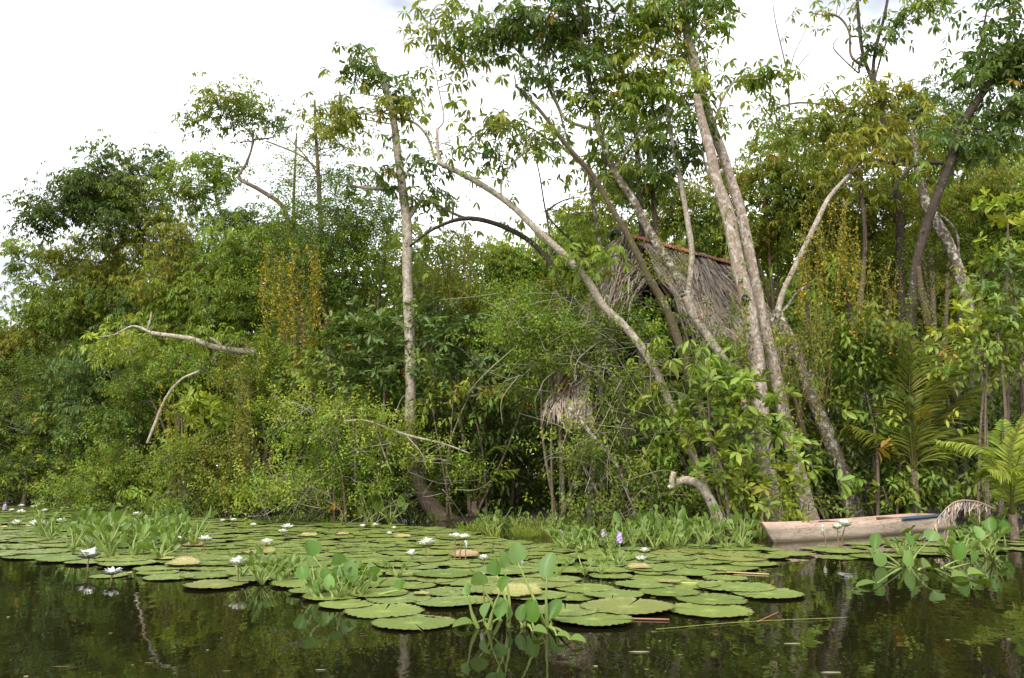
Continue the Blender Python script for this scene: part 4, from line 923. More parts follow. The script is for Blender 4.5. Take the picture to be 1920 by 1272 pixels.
# posts, beams, floor
FZ = 0.75
for su_, sf_ in [(0.1, 1.0), (0.1, -1.0), (1.5, 1.0), (2.8, 1.0), (2.8, -1.0), (0.1, 0.0)]:
    p0 = A + u * su_ + f * sf_
    mb = MB(); tube(mb, [(p0[0], p0[1], -0.2), (p0[0] + .02, p0[1], 1.3), (p0[0], p0[1], A[2] - abs(sf_) * 1.58 - 0.06)], 0.055, 8, (0.2, 0.16, 0.12), 0.05)
    mb.obj('post', 'timber', hut, True)
for sf_, z in [(1.0, A[2] - 1.66), (-1.0, A[2] - 1.66), (0.0, A[2] - 0.1)]:
    mb = MB(); p0 = A + f * sf_
    tube(mb, [(*(p0 - u * 0.1)[:2], z), (*(p0 + u * 3.0)[:2], z)], 0.045, 8); mb.obj('beam', 'timber', hut, True)
for i in range(6):
    mb = MB(); p0 = A + f * (-1.0 + i * 0.4) + u * 1.45
    box(mb, (p0[0], p0[1], FZ), 2.7, 0.37, 0.035, np.array([u, f, UP])); mb.obj('plank', 'timber', hut)
# broken woven palm wall below the eave
wall = None
mb = MB()
for k in range(26):
    for dz in (-1, 1):
        s_ = 0.3 + 0.055 * k
        P = (A + u * s_ + f * 1.02)
        P = np.array([P[0], P[1], FZ + 0.45 + 0.3 * R()])
        straw(mb, P[None], (u * 0.55 * dz + UP * 0.83)[None], f[None] + 0.2 * rng.normal(size=(1, 3)), 0.75 * (0.6 + 0.5 * R()), 0.045, (0.26, 0.225, 0.19), bend=-0.05)
tag(mb.obj('woven_wall', 'straw', hut), 'torn woven palm-leaf wall', kind='stuff')
# landing boards in front of the hut
land = thing('landing_stage', 'small plank landing on posts below the small thatch', 'landing', (*at(1110, 910, 11.4)[:2], 0.0))
L0 = at(1112, 908, 11.4)
for i in range(4):
    mb = MB(); box(mb, L0 + np.array([0.02 * i, 0.12 * i, 0.0]), 0.52 + 0.1 * R(), 0.105, 0.035); mb.obj('plank', 'timber', land)
mb = MB(); box(mb, L0 + np.array([-0.05, 0.1, -0.06]), 0.07, 0.5, 0.07); mb.obj('bearer', 'timber', land)
for dx, dy in [(-0.05, 0.06), (0.1, 0.3)]:
    mb = MB(); q0 = L0 + np.array([dx, dy, -0.03]); tube(mb, [(q0[0], q0[1], -0.4), (q0[0] + .01, q0[1], 0.2), (q0[0], q0[1], q0[2])], 0.055, 8, lump=0.05); mb.obj('post', 'timber', land, True)
# small thatch
ps = thing('thatched_shelter', 'small ragged thatch eave standing apart left of the hut', 'shelter', (*at(1070, 900, 12.1)[:2], 0.05))
mb = MB()
thatch(mb, at(1052, 700, 12.4), at(1106, 682, 12.25), at(1026, 775, 11.9), at(1112, 800, 11.7), 10, 150, L=0.17, W=0.018, fringe=0.5)
tag(mb.obj('roof_thatch', 'straw', ps), kind='stuff')
mb = MB(); straw(mb, np.array([at(1080, 690, 12.2)] * 14) + rng.normal(size=(14, 3)) * .05, np.array([at(1032, 755, 11.85) - at(1080, 690, 12.2)] * 14) + rng.normal(size=(14, 3)) * .08, np.array([UP] * 14) + rng.normal(size=(14, 3)) * .4, 0.6, 0.06, (0.2, 0.12, 0.07)); tag(mb.obj('dry_sheath', 'straw', ps), kind='stuff')
for px, py, Yy in [(1050, 720, 12.3), (1108, 720, 12.2)]:
    q0 = at(px, py, Yy)
    mb = MB(); tube(mb, [(q0[0], q0[1], -0.2), (q0[0] + .02, q0[1], 1.0), (*q0,)], 0.045, 8, lump=0.05); mb.obj('post', 'timber', ps, True)

# ------------------------------------------------------------------ dead wood
tree('broken_log', 'broken pale log with a snapped stub curving out of the bank', 10.15, [('log', [(1352, 985, 34), (1330, 935, 30), (1308, 908, 27), (1282, 901, 25), (1262, 910, 22), (1254, 916, 16)]), ('stub', [(1262, 910, 22), (1261, 898, 20), (1264, 885, 15)])], bark='bark_pale', cat='log', ground=False, wf=0.62)
tree('dead_branch', 'bleached fallen branch lying level on the thicket', 14.6, [('limb', [(482, 660, 14), (440, 657, 13), (400, 650, 12), (360, 636, 11), (320, 630, 10), (285, 625, 9)]), ('limb', [(285, 625, 7), (250, 612, 5), (215, 628, 4), (188, 632, 3)]), ('limb', [(420, 656, 8), (408, 642, 7), (392, 634, 6)]), ('limb', [(275, 622, 5), (282, 600, 4), (284, 585, 3)])], bark='bark_pale', cat='branch', wf=0.85, ground=False, blobs=[(195, 628, 14, 6, 'rosette', 'lime', 1.0)])
tree('dead_branch', 'bleached slanting branch poking out beside the fan-leaved shrub', 14.3, [('limb', [(276, 832, 9), (292, 792, 9), (312, 745, 8), (340, 712, 8), (374, 696, 6)])], bark='bark_pale', cat='branch', wf=0.6, ground=False)
tree('dead_branch', 'pale leaning branch in front of the small thatch', 11.2, [('limb', [(1160, 880, 12), (1140, 850, 12), (1112, 818, 12), (1085, 785, 12), (1066, 764, 9)])], bark='bark_mottled', cat='branch')
tree('dead_branch', 'long white twig crossing the dark hollow', 12.2, [('limb', [(645, 790, 5), (690, 790, 5), (760, 815, 5), (830, 832, 4), (880, 850, 3)]), ('limb', [(700, 795, 3), (720, 850, 3), (735, 890, 2)]), ('limb', [(760, 815, 3), (790, 850, 2), (800, 880, 2)])], bark='bark_pale', cat='branch', wf=0.85, ground=False)
tree('bare_sapling', 'leafless twig spray standing up against the sky', 12.5, [('stem', [(1480, 210, 4), (1478, 150, 4), (1470, 110, 3), (1452, 30, 2), (1448, -20, 1)]), ('twig', [(1478, 150, 3), (1490, 100, 2), (1520, 40, 1)]), ('twig', [(1480, 160, 2), (1500, 120, 2), (1530, 90, 1)])], bark='bark_brown', cat='sapling', wf=0.9, ground=False)
tree('bare_sapling', 'leafless dark twig hooking over the bright gap', 13.0, [('stem', [(1100, 480, 5), (1030, 410, 4), (1034, 390, 4), (1060, 375, 3), (1090, 370, 2)]), ('twig', [(1040, 385, 3), (1010, 400, 2), (985, 385, 1)])], bark='bark_dark', cat='sapling', wf=0.9, ground=False)

# ------------------------------------------------------------------ palms
def frond(parent, base, mid, tip, colour, n=46, L=0.5, w=0.028, hang=0.5, name='frond', rach=(0.16, 0.16, 0.04), r0=0.014, mat='leaf'):
    mb = MB()
    pa = spline([base, mid, tip], 16)
    tube(mb, pa, np.linspace(r0, 0.003, len(pa)), 5, rach)
    s = np.linspace(0.12, 1.0, n)
    k = s * (len(pa) - 1)
    P = np.stack([np.interp(k, np.arange(len(pa)), pa[:, i]) for i in range(3)], 1)
    tg = norm(np.stack([np.interp(k, np.arange(len(pa)), np.gradient(pa[:, i])) for i in range(3)], 1))
    side = norm(np.cross(tg, UP + 0.01))
    ln = L * np.sin(np.pi * np.clip(s * 0.85 + 0.12, 0, 1)) ** 0.7
    for sg in (-1, 1):
        D = tg * 0.75 + side * sg * 0.8 + UP * (0.18) - UP * hang * R((n, 1))
        leaves(mb, P, D, np.cross(side, tg) * 1.0 + side * sg * 0.4 + 0.15 * rng.normal(size=(n, 3)), ln * (0.85 + 0.3 * R(n)), w * (0.8 + 0.4 * R(n)), tints(n, colour, 0.18, 0.0), True, bend=hang * 0.9, fold=0.35)
    return mb.obj(name, mat, parent)
def palm(label, px, py, Y, fronds, colour, L, n=46, stem=None, w=0.028):
    b = at(px, py, Y)
    t = thing('palm', label, 'palm', (b[0], b[1], float(ground_z(b[0], b[1]))))
    mb = MB()
    z0 = float(ground_z(b[0], b[1])) - 0.1
    tube(mb, spline([(b[0] + .03, b[1], z0), (b[0], b[1], (z0 + b[2]) / 2), tuple(b)], 5), np.linspace(0.09, 0.045, 11), 8, lump=0.06)
    mb.obj('trunk', 'bark_brown', t, True)
    for (mx, my, tx, ty, dy, cl) in fronds:
        frond(t, b, at(mx, my, Y + dy * 0.6), at(tx, ty, Y + dy), cl or colour, n, L, w)
    return t
palm('tall dull green coconut palm fanned out behind the hanging oval leaves', 1712, 880, 11.7, [(1712, 760, 1745, 610, 0.3, None), (1735, 750, 1812, 640, -0.2, None), (1750, 790, 1845, 720, 0.2, None), (1690, 790, 1670, 690, 0.3, None), (1660, 830, 1600, 800, 0.0, None), (1725, 760, 1780, 620, 0.6, None), (1765, 830, 1850, 810, 0.0, None), (1705, 750, 1710, 640, -0.3, None), (1740, 720, 1790, 680, -0.3, 'light')], 'olive', 0.55, 56)
palm('small bright yellow-green palm standing at the water beside the canoe stern', 1898, 965, 9.5, [(1850, 850, 1758, 826, 0.1, 'light'), (1895, 850, 1925, 770, 0.2, 'lime'), (1930, 850, 1990, 790, 0.0, 'lime'), (1910, 860, 1960, 760, -0.3, 'lime'), (1880, 870, 1880, 790, 0.5, 'fresh'), (1940, 890, 2010, 860, 0.1, 'light'), (1890, 890, 1850, 880, -0.3, 'light'), (1915, 830, 1935, 800, 0.4, 'lime')], 'lime', 0.36, 44)
palm('low dark palm in the shaded hollow behind the water grass', 890, 940, 13.9, [(915, 850, 968, 832, 0.0, 'fresh'), (930, 890, 970, 880, -0.2, 'mid'), (870, 850, 820, 840, 0.0, 'deep'), (890, 840, 900, 780, 0.1, 'deep'), (860, 890, 810, 890, -0.2, 'deep')], 'deep', 0.35, 34)
df = thing('dead_palm_frond', 'dry grey-brown palm frond drooping over the canoe stern', 'palm frond', at(1850, 945, 9.5))
for pts_, n_, l_ in [([(1866, 955), (1825, 940), (1785, 945), (1742, 992)], 34, 0.2), ([(1800, 944), (1782, 968), (1776, 1012)], 22, 0.2)]:
    mb = MB()
    pa = spline([at(x_, y_, 9.5 - 0.12 * i_) for i_, (x_, y_) in enumerate(pts_)], 12)
    tube(mb, pa, np.linspace(0.016, 0.004, len(pa)), 6, (0.34, 0.26, 0.2))
    k = np.linspace(2, len(pa) - 1, n_).astype(int)
    for sg in (-1, 1):
        tg = norm(np.gradient(pa, axis=0))[k]
        D = tg * 0.7 - UP * 0.8 + np.array([0, sg * 0.5, 0]) + 0.28 * rng.normal(size=(n_, 3))
        leaves(mb, pa[k], D, rng.normal(size=(n_, 3)), l_ * (0.35 + 0.9 * R(n_)), 0.012 + 0.012 * R(n_), tints(n_, (0.4, 0.32, 0.26), 0.35, 0.0), True, 0.25, 0.3)
    mb.obj('frond', 'straw', df)

# ------------------------------------------------------------------ canoe
m, n, l, b = new_mat('faded pink hull paint')
g = n.new('ShaderNodeNewGeometry'); tc = n.new('ShaderNodeTexCoord')
mp = n.new('ShaderNodeMapping'); mp.inputs['Scale'].default_value = (1.2, 8, 8)
l.new(tc.outputs['Object'], mp.inputs['Vector'])
t1 = noise(n, l, mp.outputs['Vector'], 3.0, 6, 0.65)
c = ramp(n, [(0.25, (0.36, 0.27, 0.19)), (0.5, (0.54, 0.43, 0.33)), (0.72, (0.58, 0.44, 0.34))])
l.new(t1.outputs['Fac'], c.inputs['Fac'])
t2 = noise(n, l, mp.outputs['Vector'], 2.1, 8, 0.7)
c2 = ramp(n, [(0.475, (1, 1, 1)), (0.5, (0.25, 0.2, 0.17)), (0.525, (1, 1, 1))])
l.new(t2.outputs['Fac'], c2.inputs['Fac'])
t3 = noise(n, l, tc.outputs['Object'], 1.4, 3, 0.5)
c3 = ramp(n, [(0.42, (0, 0, 0)), (0.56, (0.9, 0.9, 0.9))])
l.new(t3.outputs['Fac'], c3.inputs['Fac'])
cr = mix(n, l, c3.outputs['Color'], (1, 1, 1), c2.outputs['Color'])
sepx = n.new('ShaderNodeSeparateXYZ'); l.new(tc.outputs['Object'], sepx.inputs[0])
rz = ramp(n, [(0.0, (0, 0, 0)), (1.0, (1, 1, 1))])
mr = n.new('ShaderNodeMapRange'); mr.inputs['From Min'].default_value = 0.13; mr.inputs['From Max'].default_value = 0.2
l.new(sepx.outputs['Z'], mr.inputs['Value'])
col = mix(n, l, mr.outputs['Result'], c.outputs['Color'], (0.55, 0.37, 0.28))
l.new(mix(n, l, 1.0, col, cr, 'MULTIPLY'), b.inputs['Base Color'])
b.inputs['Roughness'].default_value = 0.7
bump(n, l, b, t1.outputs['Fac'], 0.3, 0.008)
mw = n.new('ShaderNodeMapRange'); mw.inputs['From Min'].default_value = 0.055; mw.inputs['From Max'].default_value = 0.02
tw_ = noise(n, l, mp.outputs['Vector'], 4.0, 5, 0.7)
ad = n.new('ShaderNodeMath'); ad.operation = 'MULTIPLY_ADD'; ad.inputs[1].default_value = -0.06; l.new(tw_.outputs['Fac'], ad.inputs[0]); l.new(sepx.outputs['Z'], ad.inputs[2])
ad2 = n.new('ShaderNodeMath'); ad2.operation = 'ADD'; ad2.inputs[1].default_value = 0.03; l.new(ad.outputs[0], ad2.inputs[0])
l.new(ad2.outputs[0], mw.inputs['Value'])
base_col = b.inputs['Base Color'].links[0].from_socket
l.new(mix(n, l, mw.outputs['Result'], base_col, (0.2, 0.16, 0.09)), b.inputs['Base Color'])
M['hull'] = m
m, n, l, b = new_mat('blue paint')
tc = n.new('ShaderNodeTexCoord'); t1 = noise(n, l, tc.outputs['Object'], 14, 5, 0.7)
c = ramp(n, [(0.35, (0.06, 0.08, 0.1)), (0.6, (0.05, 0.12, 0.2))])
l.new(t1.outputs['Fac'], c.inputs['Fac']); l.new(c.outputs['Color'], b.inputs['Base Color']); b.inputs['Roughness'].default_value = 0.6
M['blue'] = m
pb, pe = wat(1464, 1022), wat(1752, 996)
ax_ = norm(pe - pb); sd_ = np.array([-ax_[1], ax_[0], 0.0])
LEN, HW = 3.7, 0.25
cn = bpy.data.objects.new('dugout_canoe', None)
cn.location = tuple(pb + sd_ * HW + ax_ * 0.2)
cn.rotation_euler = (0, 0, math.atan2(ax_[1], ax_[0]))
COL.objects.link(cn)
tag(cn, 'faded pink wooden dugout canoe with blue rim at the stern', 'canoe')
def hw(s):
    return HW * (0.1 + 0.9 * np.clip(s / 1.5, 0, 1) ** 0.6) * (1 - 0.5 * np.clip((s - 3.2) / 1.1, 0, 1) ** 2)
def top(s):
    return 0.185 + 0.02 * np.clip((s - 1.5) / 2.5, 0, 1) + 0.045 * np.exp(-s * 1.6)
ss = np.linspace(0, LEN, 40)
rows_ = []
for s_ in ss:
    w_, t_ = hw(s_), top(s_)
    prof = [(-w_, t_, -0.24), (-w_ * 0.985, t_ * 0.62, -0.14), (-w_ * 0.965, 0.03, -0.01), (-w_ * 0.93, -0.05, 0.02), (0, -0.1, 0.03), (w_ * 0.93, -0.05, 0.02), (w_ * 0.965, 0.03, -0.01), (w_ * 0.985, t_ * 0.62, -0.14), (w_, t_, -0.24),
            (w_ - 0.03 * min(1, s_ / 0.3 + 0.3), t_ + 0.003, -0.24), (w_ - 0.05, 0.06, 0.0), (0, 0.02, 0.03), (-w_ + 0.05, 0.06, 0.0), (-w_ + 0.03 * min(1, s_ / 0.3 + 0.3), t_ + 0.003, -0.24)]
    rk = max(0, 1 - s_ / 0.8)
    rows_.append([(s_ + dx * rk + 0.03 * rk, y_ + 0.004 * np.sin(s_ * 3), z_) for y_, z_, dx in prof])
V = np.array(rows_); K = V.shape[1]
ii = np.arange(V.shape[0] * K).reshape(-1, K)
q0, q1 = ii[:-1], ii[1:]
t_ = np.concatenate([np.stack([q0, np.roll(q0, -1, 1), np.roll(q1, -1, 1)], -1).reshape(-1, 3), np.stack([q0, np.roll(q1, -1, 1), q1], -1).reshape(-1, 3)])
mb = MB(); mb.add(V.reshape(-1, 3), t_, (0.5, 0.35, 0.25))
hull = part('hull', mb.mesh('hull', 'hull'), cn)
mb = MB()
bw = V[0][:9]
mb.add(np.vstack([bw + np.array([-0.006, 0, 0]), bw + np.array([0.06, 0, 0])]), [(0, i, i + 1) for i in range(1, 8)] + [(9 + 0, 9 + i + 1, 9 + i) for i in range(1, 8)] + [x for i in range(8) for x in ((i, i + 9, i + 1), (i + 1, i + 9, i + 10))], (0.1, 0.08, 0.06))
part('bow_board', mb.mesh('bow_board', 'hull'), cn)
mb = MB(); sv = V[-1][:9]
mb.add(np.vstack([sv + np.array([0.02, 0, 0]), sv - np.array([0.06, 0, 0])]), [(0, i + 1, i) for i in range(1, 8)] + [(9, 9 + i, 9 + i + 1) for i in range(1, 8)], (0.4, 0.3, 0.2))
part('stern_board', mb.mesh('stern_board', 'hull'), cn)
for sg, r0_, r1_, mt_ in [(-1, 2.4, 3.65, 'blue')]:
    mb = MB()
    sx_ = np.linspace(r0_, r1_, 14)
    hh = 0.018 if mt_ == 'blue' else 0.003
    ring = np.array([[(x_, sg * (hw(x_) + 0.006), top(x_) - hh * 1.6), (x_, sg * (hw(x_) + 0.006), top(x_) + hh), (x_, sg * (hw(x_) - 0.034), top(x_) + hh), (x_, sg * (hw(x_) - 0.034), top(x_) - hh * 1.6)] for x_ in sx_])
    ii = np.arange(56).reshape(14, 4); a0, a1 = ii[:-1], ii[1:]
    mb.add(ring.reshape(-1, 3), np.concatenate([np.stack([a0, np.roll(a0, -1, 1), np.roll(a1, -1, 1)], -1).reshape(-1, 3), np.stack([a0, np.roll(a1, -1, 1), a1], -1).reshape(-1, 3), [(0, 2, 1), (0, 3, 2), (52, 53, 54), (52, 54, 55)]]), (0.1, 0.1, 0.1))
    if mt_ == 'blue':
        part('blue_rim', mb.mesh('blue_rim', mt_), cn)
for s_ in (1.3, 2.7):
    mb = MB(); box(mb, (s_, 0, 0.17), 0.18, 2 * hw(s_) - 0.07, 0.025); part('thwart', mb.mesh('thwart', 'timber'), cn)

# ------------------------------------------------------------------ water lilies: pads
def pad_mesh(name, seed, mat='pad', crumple=1.0, fold=None, n_=66, rings=(0.05, 0.28, 0.55, 0.8, 0.95, 1.0)):
    r_ = np.random.default_rng(seed)
    a_ = np.linspace(0.03, 2 * np.pi - 0.03, n_)
    tooth = 1 + (0.075 if n_ > 40 else 0.03) * (np.arange(n_) % 2) - 0.025 * r_.random(n_) + 0.012 * np.sin(a_ * 2 + r_.random() * 6)
    edge = 0.012 * crumple * (np.sin(a_ * 3 + r_.random() * 6) + np.sin(a_ * 5 + r_.random() * 6)) + 0.02 * r_.random(n_)
    vs_, cs = [], []
    for k, q_ in enumerate(rings):
        rr = q_ * (tooth if q_ > 0.9 else 1)
        z = edge * q_ ** 4 + (0.05 * crumple * (q_ > 0.97) * (0.3 + 0.7 * r_.random(n_)))
        vein = ((np.arange(n_) % 4) == 0) * 0.4 * (1 - q_ * 0.6)
        vs_.append(np.stack([rr * np.cos(a_), rr * np.sin(a_), z], 1))
        cs.append(np.stack([np.full(n_, q_), np.full(n_, seed * 0.137 % 1), vein if q_ > 0.1 else np.full(n_, 0.75)], 1))
    v = np.vstack(vs_); c_ = np.vstack(cs)
    if fold:
        ang, amt = fold
        d = v[:, 0] * math.cos(ang) + v[:, 1] * math.sin(ang) - 0.3
        up_ = np.maximum(d, 0)
        th = np.minimum(up_ * amt, 1.35)
        rad = 1 / amt
        dd = np.where(up_ > 0, np.sin(th) * rad - up_, 0)
        v = v + np.stack([dd * math.cos(ang), dd * math.sin(ang), np.where(up_ > 0, (1 - np.cos(th)) * rad, 0)], 1)
    ii_ = np.arange(len(rings) * n_).reshape(len(rings), n_)
    q_ = np.stack([ii_[:-1, :-1], ii_[1:, :-1], ii_[1:, 1:], ii_[:-1, 1:]], -1).reshape(-1, 4)
    t_ = np.vstack([q_[:, [0, 1, 2]], q_[:, [0, 2, 3]]])
    ctr = len(v)
    t_ = np.vstack([t_, [(ctr, i, i + 1) for i in range(n_ - 1)]])
    v = np.vstack([v, [[0, 0, -0.01]]]); c_ = np.vstack([c_, [[0, seed * 0.137 % 1, 0.75]]])
    b_ = MB(); b_.add(v, t_, c_)
    return b_.mesh(name, mat, smooth=True), (v, t_, c_)
PADS = [pad_mesh('lily_pad', i + 1) for i in range(9)]
LOW = [pad_mesh('lily_pad', i + 1, n_=26, rings=(0.1, 0.6, 1.0))[1] for i in range(9)]
spots = []          # x, y, radius, label
NEAR = [(776, 1169, 148, 'round bright pad floating farthest out over the dark water'),
        (720, 1148, 140, 'pad tucked behind the round pad that floats farthest out'),
        (649, 1136, 95, 'pad at the foot of the hyacinth clump nearest the dark water'),
        (748, 1126, 115, 'pad lying between the hyacinth clump and the folded pink pad'), (836, 1133, 104, 'pad behind the farthest-out pad, touching the tall foreground hyacinth'),
        (1113, 1166, 136, 'scalloped pad right beside the tall foreground hyacinth'), (1176, 1143, 165, 'widest pad on the open-water edge beyond the tall hyacinth'),
        (1331, 1146, 150, 'pad with an upturned corner at the open-water edge'), (1334, 1126, 122, 'pad just behind the one with the upturned corner'),
        (1380, 1103, 137, 'large pad near the tip of the pad carpet'), (1439, 1116, 124, 'pad at the very tip of the pad carpet'),
        (1255, 1114, 105, None), (1207, 1100, 100, None), (1150, 1119, 105, None), (1235, 1086, 100, None), (1065, 1121, 96, None), (1145, 1082, 80, None),
        (1289, 1076, 100, None), (1097, 1107, 105, None), (1360, 1088, 75, None), (1060, 1150, 116, 'pad half hidden behind the tall foreground hyacinth stalks'), (841, 1111, 100, None), (870, 1128, 100, None), (930, 1108, 110, None), (1005, 1120, 110, None),
        (405, 1099, 114, 'pale pad alone at the dark water below the left flowers'), (119, 1051, 88, 'long pale pad below the leftmost hyacinth bed'), (240, 1060, 96, 'pale pad behind the upright yellow leaf'), (204, 1081, 62, 'small pad under the low white flower')]
for px, py, w_, lb in NEAR:
    p_ = wat(px, py); spots.append((p_[0], p_[1], w_ * 0.5 * p_[1] / F * 1.0, lb))
AREA = np.array([(-60, 1042), (60, 1048), (150, 1052), (260, 1076), (330, 1086), (440, 1092), (520, 1096), (620, 1138), (700, 1146), (850, 1150), (1000, 1142), (1060, 1155), (1180, 1150), (1380, 1135), (1420, 1108), (1400, 1085), (1370, 1065), (1450, 1050), (1640, 1048), (1800, 1042), (1960, 1032), (1960, 1008), (1800, 1005), (1690, 1010), (1560, 1024), (1460, 1030), (1400, 1022), (1100, 1032), (1040, 1026), (930, 1014), (860, 994), (700, 982), (500, 978), (400, 970), (250, 958), (120, 948), (-60, 942)], float)
def inside(px, py):
    x0, y0 = AREA[:, 0], AREA[:, 1]; x1, y1 = np.roll(x0, -1), np.roll(y0, -1)
    hit = ((y0 > py) != (y1 > py)) & (px < (x1 - x0) * (py - y0) / (y1 - y0 + 1e-9) + x0)
    return hit.sum() % 2 == 1
tries = 0
arr = [np.array([s_[0], s_[1], s_[2]]) for s_ in spots]
A3 = np.array(arr)
for tries in range(26000):
    x_, y_ = -15 + 24 * R(), 5.2 + 16.5 * R()
    px, py = proj(np.array([x_, y_, 0.0]))
    if not (-60 < px < 1960) or not inside(px, py):
        continue
    r_ = 0.09 + 0.16 * R() + (0.04 if y_ < 8 else 0)
    k_ = 0.64 if y_ < 7.2 else 0.52
    if px > 1440: k_ = 0.85
    d_ = np.hypot(A3[:, 0] - x_, A3[:, 1] - y_)
    if (d_ < k_ * (A3[:, 2] + r_)).any():
        continue
    spots.append((x_, y_, r_, None)); A3 = np.vstack([A3, [x_, y_, r_]])
size = [s_[2] ** 2 / s_[1] ** 3 * (9 if s_[3] else 1) * (1 if -20 < proj(np.array([s_[0], s_[1], 0]))[0] < 1940 else 0) for s_ in spots]
order = np.argsort(size)[::-1]
carpet = MB()
for rank, k_ in enumerate(order):
    x_, y_, r_, lb = spots[k_]
    z_ = 0.003 + 0.0022 * (k_ % 7)
    me = PADS[k_ % 9][0]
    v, t_, c_ = LOW[k_ % 9]
    rot = R() * 6.28
    if rank < 300:
        o = part('lily_pad', me, None, (x_, y_, z_), ((R() - .5) * 0.02, (R() - .5) * 0.02, rot), (r_ * (0.95 + .1 * R()), r_, r_ * 0.6))
        tag(o, lb or 'round green lily pad packed into the floating carpet', 'lily pad', None if lb else 'lily pads packed in the carpet')
    else:
        c2_, s2_ = math.cos(rot), math.sin(rot)
        vv = v * np.array([r_, r_, r_ * 0.6]) @ np.array([[c2_, s2_, 0], [-s2_, c2_, 0], [0, 0, 1]]) + np.array([x_, y_, z_])
        cc = c_.copy(); cc[:, 1] = R()
        carpet.add(vv, t_, cc)
tag(carpet.obj('lily_pad_carpet', 'pad', smooth=True), 'far reach of the green lily pad carpet towards the bank', 'lily pads', kind='stuff')
# curled, yellowed and upturned old pads
for i, (px, py, w_, lb, fd) in enumerate([
    (968, 1118, 92, 'large pinkish overturned pad behind the tall foreground hyacinth', (1.2, 2.6)), (342, 1062, 60, 'brown-rimmed yellow pad curled up near the left flowers', (1.6, 1.9)),
    (312, 1052, 26, 'small pink pad standing on edge beside the curled yellow one', (1.5, 4.0)), (243, 1080, 26, 'upright yellow-green folded leaf by the low white flower', (0.2, 4.5)),
    (870, 1046, 56, 'yellowed crumpled pad below the tall twin flowers', (1.0, 2.4)), (486, 1040, 60, 'yellow pad curled beside the flower left of the tall hyacinth leaf', (0.6, 2.6)),
    (640, 1005, 26, 'small rusty upturned pad far out in the carpet', (1.4, 3.5)), (575, 1008, 36, 'rusty curled pad behind the hyacinth clump', (1.7, 2.8)), (752, 1010, 34, 'brown curled pad beside the far small flowers', (1.2, 3.0)),
    (1200, 1069, 44, 'yellow-green pad folded up below the paired flowers', (1.5, 2.5)), (360, 1026, 40, 'yellow-green upturned pad behind the left flowers', (1.0, 3.0)), (790, 1119, 30, 'brown upturned pad rim near the hyacinth clump', (0.3, 3.5)),
    (48, 990, 20, 'rusty upturned pad in the leftmost hyacinth bed', (1.2, 3.0)), (118, 955, 18, 'rusty pad at the far waterline', (1.5, 3.0)), (2, 992, 22, 'rusty pad cut by the picture edge', (1.3, 3.0)), (1255, 1096, 40, 'reddish dead pad sunk among the green ones', None)]):
    p_ = wat(px, py); r_ = w_ * 0.5 * p_[1] / F
    me, _ = pad_mesh('old_lily_pad', 40 + i, 'old_pad', 1.6, fd)
    o = part('old_lily_pad', me, None, (p_[0], p_[1], 0.022), (0, 0, 0.3 * rng.normal()), (r_, r_, r_ * 0.8))
    tag(o, lb, 'lily pad')
# floating duckweed and scraps between the pads
mb = MB()
k_ = 0
while k_ < 5200:
    x_, y_ = -13 + 21 * R(), 5.2 + 12 * R() ** 1.5
    px, py = proj(np.array([x_, y_, 0.0]))
    if not inside(px, py + 6 * rng.normal()):
        continue
    k_ += 1
    a_ = np.arange(5) * 1.2566 + R() * 6; rr = 0.006 + 0.016 * R() ** 2
    c_ = np.array([(0.18, 0.24, 0.05), (0.25, 0.27, 0.06), (0.16, 0.12, 0.05), (0.3, 0.28, 0.14)][rng.integers(4)])
    mb.add(np.stack([x_ + rr * np.cos(a_), y_ + rr * np.sin(a_) * 0.9, np.full(5, 0.004 + 0.001 * (k_ % 3))], 1), [(0, 1, 2), (0, 2, 3), (0, 3, 4)], c_)
for k_ in range(110):       # scraps adrift on the open water
    p_ = wat(1920 * R(), 1060 + 210 * R() ** 0.8)
    a_ = np.arange(5) * 1.2566 + R() * 6; rr = 0.003 + 0.011 * R() ** 3
    c_ = np.array([(0.18, 0.2, 0.06), (0.3, 0.27, 0.12), (0.12, 0.08, 0.04), (0.45, 0.42, 0.32)][rng.integers(4)])
    st_ = 1 + 3 * (R() < 0.25)
    mb.add(np.stack([p_[0] + rr * st_ * np.cos(a_), p_[1] + rr * np.sin(a_), np.full(5, 0.003)], 1), [(0, 1, 2), (0, 2, 3), (0, 3, 4)], c_)
tag(mb.obj('duckweed', 'leaf'), 'specks of duckweed and leaf scraps between the pads', 'duckweed', kind='stuff')

# ------------------------------------------------------------------ water lilies: flowers
WHITE, YEL = (0.86, 0.86, 0.82), (0.75, 0.58, 0.1)
mb = MB(); leaves(mb, np.zeros((1, 3)), np.array([[1, 0, 0.0]]), np.array([[0, 0, 1.0]]), 1.0, 0.36, np.array([WHITE]), True, -0.12, 0.35)
PETAL = mb.mesh('petal', 'petal')
mb = MB(); leaves(mb, np.zeros((1, 3)), np.array([[1, 0, 0.0]]), np.array([[0, 0, 1.0]]), 1.0, 0.34, np.array([(0.3, 0.34, 0.16)]), True, -0.1, 0.5)
SEPAL = mb.mesh('sepal', 'petal')
mb = MB()
for i in range(24):
    a_ = i * 2.4; rr = 0.05 + 0.1 * (i / 24)
    tube(mb, [(rr * 0.5 * math.cos(a_), rr * 0.5 * math.sin(a_), 0), (rr * math.cos(a_) * 1.3, rr * math.sin(a_) * 1.3, 0.26)], [0.02, 0.01], 3, YEL)
STAMEN = mb.mesh('stamens', 'petal')
